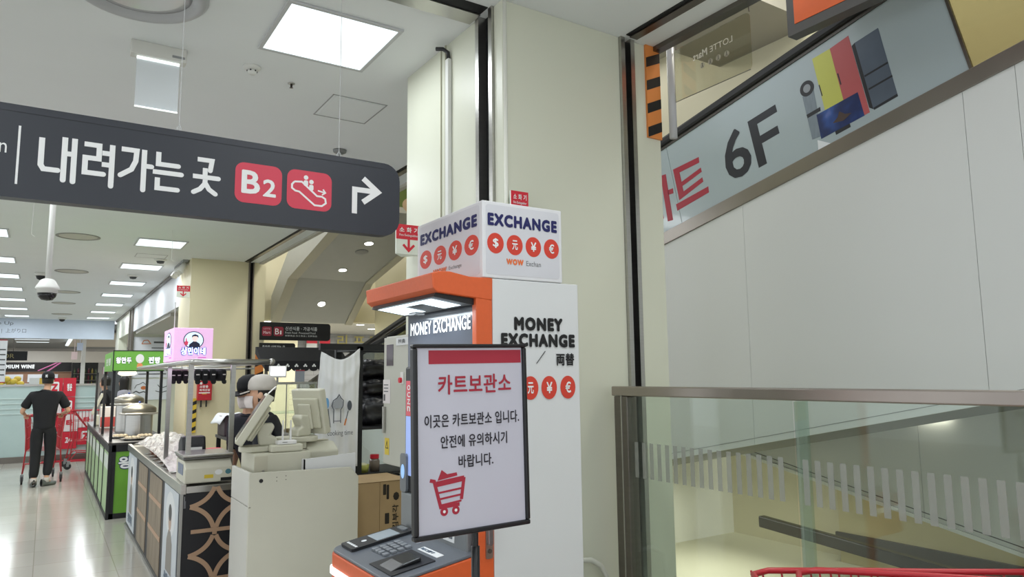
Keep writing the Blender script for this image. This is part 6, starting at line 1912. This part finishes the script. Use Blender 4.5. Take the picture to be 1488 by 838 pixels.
def hand_nodes(nodes, edges, wrist_i, wrist, fdir, pdir, curl, s=1.0):
    """palm and five fingers grown from the wrist node. fdir: finger direction, pdir: towards the thumb side"""
    f = Vector(fdir).normalized()
    p = Vector(pdir).normalized()
    nrm = f.cross(p)
    wv = Vector(wrist)
    palm = len(nodes)
    nodes.append((tuple(wv + f * 0.05 * s), 0.036 * s, 0.015 * s))
    edges.append((wrist_i, palm))
    out = []
    for k in range(4):
        base = wv + f * 0.088 * s + p * (0.03 - 0.02 * k) * s
        L = (0.072, 0.08, 0.074, 0.058)[k] * s
        pts = [base]
        d = f.copy()
        for j in range(3):
            d = (Matrix.Rotation(curl * (0.6 + 0.4 * j), 3, p) @ d)
            pts.append(pts[-1] + d * L * (0.45, 0.32, 0.23)[j])
        out.append((pts, 0.0088 * s))
    th = [wv + f * 0.03 * s + p * 0.03 * s, wv + f * 0.06 * s + p * 0.055 * s, wv + f * 0.09 * s + p * 0.06 * s + (Matrix.Rotation(curl, 3, p) @ f) * 0.01]
    out.append((th, 0.01 * s))
    return out


def person(name_label, loc, J, head_c, head_yaw, parts, head_pitch=0.0, voxel=0.008, s=1.0, hands=None):
    """J: joints in world-like local coords; builds one continuous body, clothes as children"""
    t = thing('person', name_label, 'person', loc)
    def chain(keys, radii):
        return [(J[k], *(r if isinstance(r, tuple) else (r, r))) for k, r in zip(keys, radii)]
    nodes = [(J['pelvis'], 0.115, 0.085), (J['belly'], 0.11, 0.08), (J['chest'], 0.125, 0.085), (J['collar'], 0.075, 0.06), (J['neck'], 0.05, 0.05), (head_c, 0.05, 0.05)]
    edges = [(0, 1), (1, 2), (2, 3), (3, 4), (4, 5)]
    fingers = []
    for sd in ('l', 'r'):
        b = len(nodes)
        nodes += [(J['sh_' + sd], 0.052, 0.05), (J['el_' + sd], 0.038, 0.036), (J['wr_' + sd], 0.026, 0.022)]
        edges += [(2, b), (b, b + 1), (b + 1, b + 2)]
        if hands and hands.get(sd):
            fd, pd, cu = hands[sd]
            fingers += hand_nodes(nodes, edges, b + 2, J['wr_' + sd], fd, pd, cu)
        b = len(nodes)
        if 'hip_' + sd in J:
            nodes += [(J['hip_' + sd], 0.082, 0.08), (J['kn_' + sd], 0.055, 0.055), (J['an_' + sd], 0.036, 0.038), (J['to_' + sd], 0.035, 0.025)]
            edges += [(0, b), (b, b + 1), (b + 1, b + 2), (b + 2, b + 3)]
    body = skin_mesh(nodes, edges, 0, 1)
    hb, T = head_bm(head_c, head_yaw, head_pitch)
    fb = MB()
    for pts, r in fingers:
        fb.tube(pts, [r, r * 0.95, r * 0.88, r * 0.75][:len(pts)], 8)
        for p_ in pts[1:]:
            fb.ball(p_, r * 0.93, nu=8, nv=6)
    tm = bpy.data.meshes.new('t')
    fb.bm.to_mesh(tm)
    hb.from_mesh(tm)
    me = remesh_union([body], hb, voxel)
    link_mesh('body', me, SKIN, t)
    for nm, m_, ns, es, vox in parts:
        me = skin_mesh(ns, es, 0, 2)
        link_mesh(nm, me, m_, t)
    return t, T


def torso_shirt(J, r=1.0, sleeve=0.55, long_=False):
    hem = tuple(Vector(J['pelvis']) - Vector((0, 0, 0.09)))
    n = [(hem, 0.16 * r, 0.128 * r), (J['pelvis'], 0.158 * r, 0.125 * r), (J['belly'], 0.158 * r, 0.122 * r), (J['chest'], 0.165 * r, 0.122 * r), (J['collar'], 0.1 * r, 0.085 * r), (tuple(Vector(J['neck']) * 0.6 + Vector(J['collar']) * 0.4), 0.062, 0.062)]
    e = [(0, 1), (1, 2), (2, 3), (3, 4), (4, 5)]
    for sd in ('l', 'r'):
        b = len(n)
        sh, el, wr = Vector(J['sh_' + sd]), Vector(J['el_' + sd]), Vector(J['wr_' + sd])
        n.append((tuple(sh), 0.08 * r, 0.078 * r))
        e.append((3, b))
        if long_:
            n += [(tuple(el), 0.058, 0.056), (tuple(wr * 0.92 + el * 0.08), 0.04, 0.04)]
            e += [(b, b + 1), (b + 1, b + 2)]
        else:
            n.append((tuple(sh.lerp(el, sleeve)), 0.076 * r, 0.074 * r))
            n.append((tuple(sh.lerp(el, sleeve + 0.25)), 0.078 * r, 0.076 * r))
            e += [(b, b + 1), (b + 1, b + 2)]
    return n, e


def trousers(J, r=1.0):
    n = [(J['pelvis'], 0.145 * r, 0.115 * r), (tuple(Vector(J['pelvis']) + Vector((0, 0, 0.1))), 0.14 * r, 0.11 * r)]
    e = [(0, 1)]
    for sd in ('l', 'r'):
        b = len(n)
        hp, kn, an = Vector(J['hip_' + sd]), Vector(J['kn_' + sd]), Vector(J['an_' + sd])
        n += [(tuple(hp), 0.108 * r, 0.108 * r), (tuple(hp.lerp(kn, 0.55)), 0.092 * r, 0.09 * r), (tuple(kn), 0.078 * r, 0.078 * r), (tuple(kn.lerp(an, 0.6)), 0.07 * r, 0.07 * r), (tuple(kn.lerp(an, 0.93)), 0.058 * r, 0.06 * r)]
        e += [(0, b), (b, b + 1), (b + 1, b + 2), (b + 2, b + 3), (b + 3, b + 4)]
    return n, e


def cap_on(T, parent, m, brim=True, badge=None, big=1.0, back_gap=False):
    mb = MB()
    mb.lathe((0, -0.012, 0.042), [(0.083, -0.012), (0.085, 0.02), (0.082, 0.05), (0.068, 0.08), (0.04, 0.1), (0.0, 0.107)], 28, sx=0.98)
    for v in mb.bm.verts:
        v.co.y = -0.012 + (v.co.y + 0.012) * 1.18 * big
        v.co.x *= big
        v.co = T @ v.co
    o = mb.build('cap', m, parent, smooth=True, world=False)
    if brim:
        mb = MB()
        pts = [(0.07 * math.cos(a), 0.075 + 0.075 * math.sin(a)) for a in [i * math.pi / 10 for i in range(11)]]
        mb.prism(Fr((0, 0, 0.045), (1, 0, 0), (0, 1, -0.3)), pts, -0.004, 0.005)
        for v in mb.bm.verts:
            v.co = T @ v.co
        mb.build('cap_brim', m, o, world=False)
    return o


def eyes_on(T, parent):
    m = MB()
    for sx in (-1, 1):
        m.ball(T @ Vector((sx * 0.03, 0.078, 0.012)), 0.011, 0.011, 0.006, nu=12, nv=8)
    m.build('eyes', mat('eye_dark', '#231a17', 0.2), parent, smooth=True, world=False)
    m = MB()
    for sx in (-1, 1):
        m.tube([T @ Vector((sx * 0.014, 0.086, 0.028)), T @ Vector((sx * 0.03, 0.086, 0.033)), T @ Vector((sx * 0.046, 0.076, 0.028))], 0.004, 6)
    m.build('eyebrows', HAIR, parent, smooth=True, world=False)


def mask_on(T, parent, m_):
    def P(u, v):
        a = (u - 0.5) * 2.3
        z = -0.012 - 0.09 * v
        b = 0.012 * math.sin(math.pi * v) + 0.016 * math.exp(-((u - .5) / .15) ** 2) * (1 - v * 0.6)
        return T @ Vector((math.sin(a) * (0.075 - 0.016 * v), 0.012 + math.cos(a) * (0.078 + b) , z))
    MB().grid(P, 20, 10).build('face_mask', m_, parent, smooth=True, solid=0.002, world=False)


def hair_shell(T, parent, zlow=-0.06, s=1.0, front=0.3, name='hair'):
    """hair cap: back of the skull down to zlow, open at the face"""
    def P(u, v):
        a = -math.pi / 2 + (u - 0.5) * 2 * math.pi * (1 - front)
        ph = v * math.pi / 2
        if v < 0.5:
            z = 0.13 - 0.02 * 0 - (1 - math.cos(v * math.pi)) * 0.09
            r = math.sin(v * math.pi)
        else:
            z = 0.04 + (zlow - 0.04) * (v - 0.5) * 2
            r = 1.0 - 0.12 * (v - 0.5) * 2
        return T @ Vector((math.cos(a) * 0.086 * r * s, -0.012 + math.sin(a) * 0.103 * r * s, z * s))
    return MB().grid(P, 28, 18).build(name, HAIR, parent, smooth=True, solid=0.006, world=False)


# ---- the man with the cart, seen from behind
JM = dict(pelvis=(0.0, 0.02, 0.92), belly=(0.0, 0.03, 1.05), chest=(0.0, 0.03, 1.27), collar=(0.005, 0.03, 1.43), neck=(0.01, 0.05, 1.5),
          sh_l=(-0.185, 0.03, 1.38), el_l=(-0.3, 0.05, 1.14), wr_l=(-0.262, 0.3, 1.085), sh_r=(0.19, 0.03, 1.38), el_r=(0.315, 0.05, 1.13), wr_r=(0.235, 0.3, 1.085),
          hip_l=(-0.085, 0.02, 0.88), kn_l=(-0.09, 0.04, 0.47), an_l=(-0.09, -0.02, 0.09), to_l=(-0.1, 0.1, 0.03),
          hip_r=(0.085, 0.02, 0.88), kn_r=(0.1, 0.07, 0.48), an_r=(0.07, 0.02, 0.11), to_r=(0.12, 0.13, 0.04))
hm, TM = (0.015, 0.07, 1.615), None
man, TM = person('man in black shirt, trousers and cap pushing a red shopping cart away from us', (0.02, 13.42, 0), JM, hm, -0.25,
                 [('shirt', CLOTHBLK, *torso_shirt(JM, 1.0), 0), ('trousers', mat('black_trousers', '#1a1b1e', 0.85, var=0.2, scale=20), *trousers(JM), 0)],
                 hands={'l': ((0.15, 1, -0.2), (1, -0.1, 0), -0.85), 'r': ((-0.15, 1, -0.2), (-1, -0.1, 0), 0.85)}, voxel=0.007)
hair_shell(TM, man, -0.05, 0.97, 0.46)
c_ = cap_on(TM, man, mat('cap_black', '#141519', 0.8), True, big=1.04)
FN = Fr(TM @ Vector((-0.025, -0.125, 0.05)), (TM.to_3x3() @ Vector((1, 0, 0))), (TM.to_3x3() @ Vector((0, 0.3, 1))))
FN = Fr(wm(man) @ TM @ Vector((-0.012, -0.119, 0.045)), TM.to_3x3() @ Vector((1, 0, 0)), TM.to_3x3() @ Vector((0, 0.12, 1)))
texts([('N', 0, 0, 0.03, 0.04, 0.02), ('Y', 0.002, 0.004, 0.026, 0.044, 0.02)], FN, INKWHITE, c_, d=0.002, name='cap_monogram')
for sx, an in ((-1, Vector(JM['an_l'])), (1, Vector(JM['an_r']))):
    rot = 0.05 if sx < 0 else -0.75
    pz = 0.0 if sx < 0 else 0.0
    m = MB()
    prof = []
    def shoe(u, v):
        a = 2 * math.pi * u
        y = -0.09 + 0.27 * v
        hw = 0.046 * math.sin(math.pi * min(0.97, max(0.06, v))) ** 0.35 * (0.9 + 0.25 * v)
        hh = 0.05 + (0.055 * max(0, 1 - v * 1.7))
        x = hw * math.cos(a)
        z = max(0.002, hh * 0.55 + hh * 0.55 * math.sin(a))
        p = Matrix.Rotation(rot, 3, 'Z') @ Vector((x, y, z))
        return (an.x + p.x, an.y + p.y, p.z)
    m.grid(shoe, 20, 14)
    m.build('shoe', mat('clog_grey', '#5d625e', 0.6), man, smooth=True, world=False)
    MB().tube([(an.x, an.y, 0.06), (an.x, an.y, 0.13)], 0.045, 12).build('sock', mat('sock_white', '#c9c3bd', 0.8), man, smooth=True, world=False)

# ---- two workers behind the counter
def worker_J(lean=0.0):
    return dict(pelvis=(0, 0, 0.88), belly=(0, 0.0, 1.0), chest=(0, 0.03 + lean, 1.18), collar=(0, 0.05 + lean, 1.33), neck=(0, 0.07 + lean, 1.39),
                sh_l=(-0.17, 0.03 + lean, 1.27), el_l=(-0.22, 0.02, 1.0), wr_l=(-0.2, 0.12, 0.78), sh_r=(0.17, 0.03 + lean, 1.27), el_r=(0.22, 0.02, 1.0), wr_r=(0.2, 0.12, 0.78),
                hip_l=(-0.08, 0, 0.84), kn_l=(-0.09, 0.02, 0.45), an_l=(-0.09, -0.02, 0.08), to_l=(-0.09, 0.1, 0.03), hip_r=(0.08, 0, 0.84), kn_r=(0.09, 0.02, 0.45), an_r=(0.09, -0.02, 0.08), to_r=(0.09, 0.1, 0.03))
JW = worker_J(0.02)
hands = {'l': ((0.1, 0.35, -1), (0, 1, 0.35), -0.25), 'r': ((-0.1, 0.35, -1), (0, 1, 0.35), 0.25)}
w1, T1 = person('worker in dark shirt and pale grey cap turned to the left behind the sales terminals', (1.44, 5.5, 0), JW, (0.0, 0.1, 1.5), 0.1,
                [('shirt', mat('navy_shirt', '#1c1e26', 0.85, var=0.2, scale=20, bump=0.1), *torso_shirt(JW, 0.95), 0), ('trousers', mat('black_trousers', '#1a1b1e', 0.85), *trousers(JW, 0.95), 0)], hands=hands, voxel=0.007)
w1.rotation_euler = (0, 0, math.radians(66))
hair_shell(T1, w1, -0.06, 0.95, 0.42)
cap_on(T1, w1, mat('cap_palegrey', '#cfc9c2', 0.8, var=0.06, scale=20, bump=0.1), True, big=1.02)
eyes_on(T1, w1)
mask_on(T1, w1, MASKW)
JW2 = worker_J(0.05)
w2, T2 = person('masked worker in black cap and dark top behind the worker in the grey cap', (1.46, 6.0, 0), JW2, (0.0, 0.13, 1.5), 0.0,
                [('shirt', mat('navy_shirt', '#1c1e26', 0.85), *torso_shirt(JW2, 0.95), 0), ('trousers', mat('black_trousers', '#1a1b1e', 0.85), *trousers(JW2, 0.95), 0)], hands=hands, voxel=0.007, head_pitch=-0.15)
w2.rotation_euler = (0, 0, math.radians(125))
hair_shell(T2, w2, -0.05, 1.0, 0.5)
cap_on(T2, w2, mat('cap_black', '#141519', 0.8), True, big=1.04)
eyes_on(T2, w2)
mask_on(T2, w2, MASKW)

# ---- two far customers at the end of the green stall
for x, y, lb, mcol, rz, longh in ((1.12, 17.0, 'far customer in black top with short dark hair behind the green stall', '#1a1a1e', 1.2, False), (1.5, 17.6, 'far customer with long dark hair and grey top leaning by the green stall', '#a9a8b2', 1.0, True)):
    J = worker_J(0.03)
    for k_ in list(J):
        J[k_] = (J[k_][0], J[k_][1], J[k_][2] + (0.05 if k_[:2] not in ('kn', 'an', 'to', 'hi') else 0))
    p_, Tp = person(lb, (x, y, 0), J, (0, 0.1, 1.555), 0, [('top', mat('top_' + mcol[1:], mcol, 0.85), *torso_shirt(J, 0.95), 0), ('trousers', mat('black_trousers', '#1a1b1e', 0.85), *trousers(J, 0.95), 0)], hands=hands, voxel=0.012)
    p_.rotation_euler = (0, 0, rz)
    hair_shell(Tp, p_, -0.24 if longh else -0.06, 1.04, 0.3)
    eyes_on(Tp, p_)
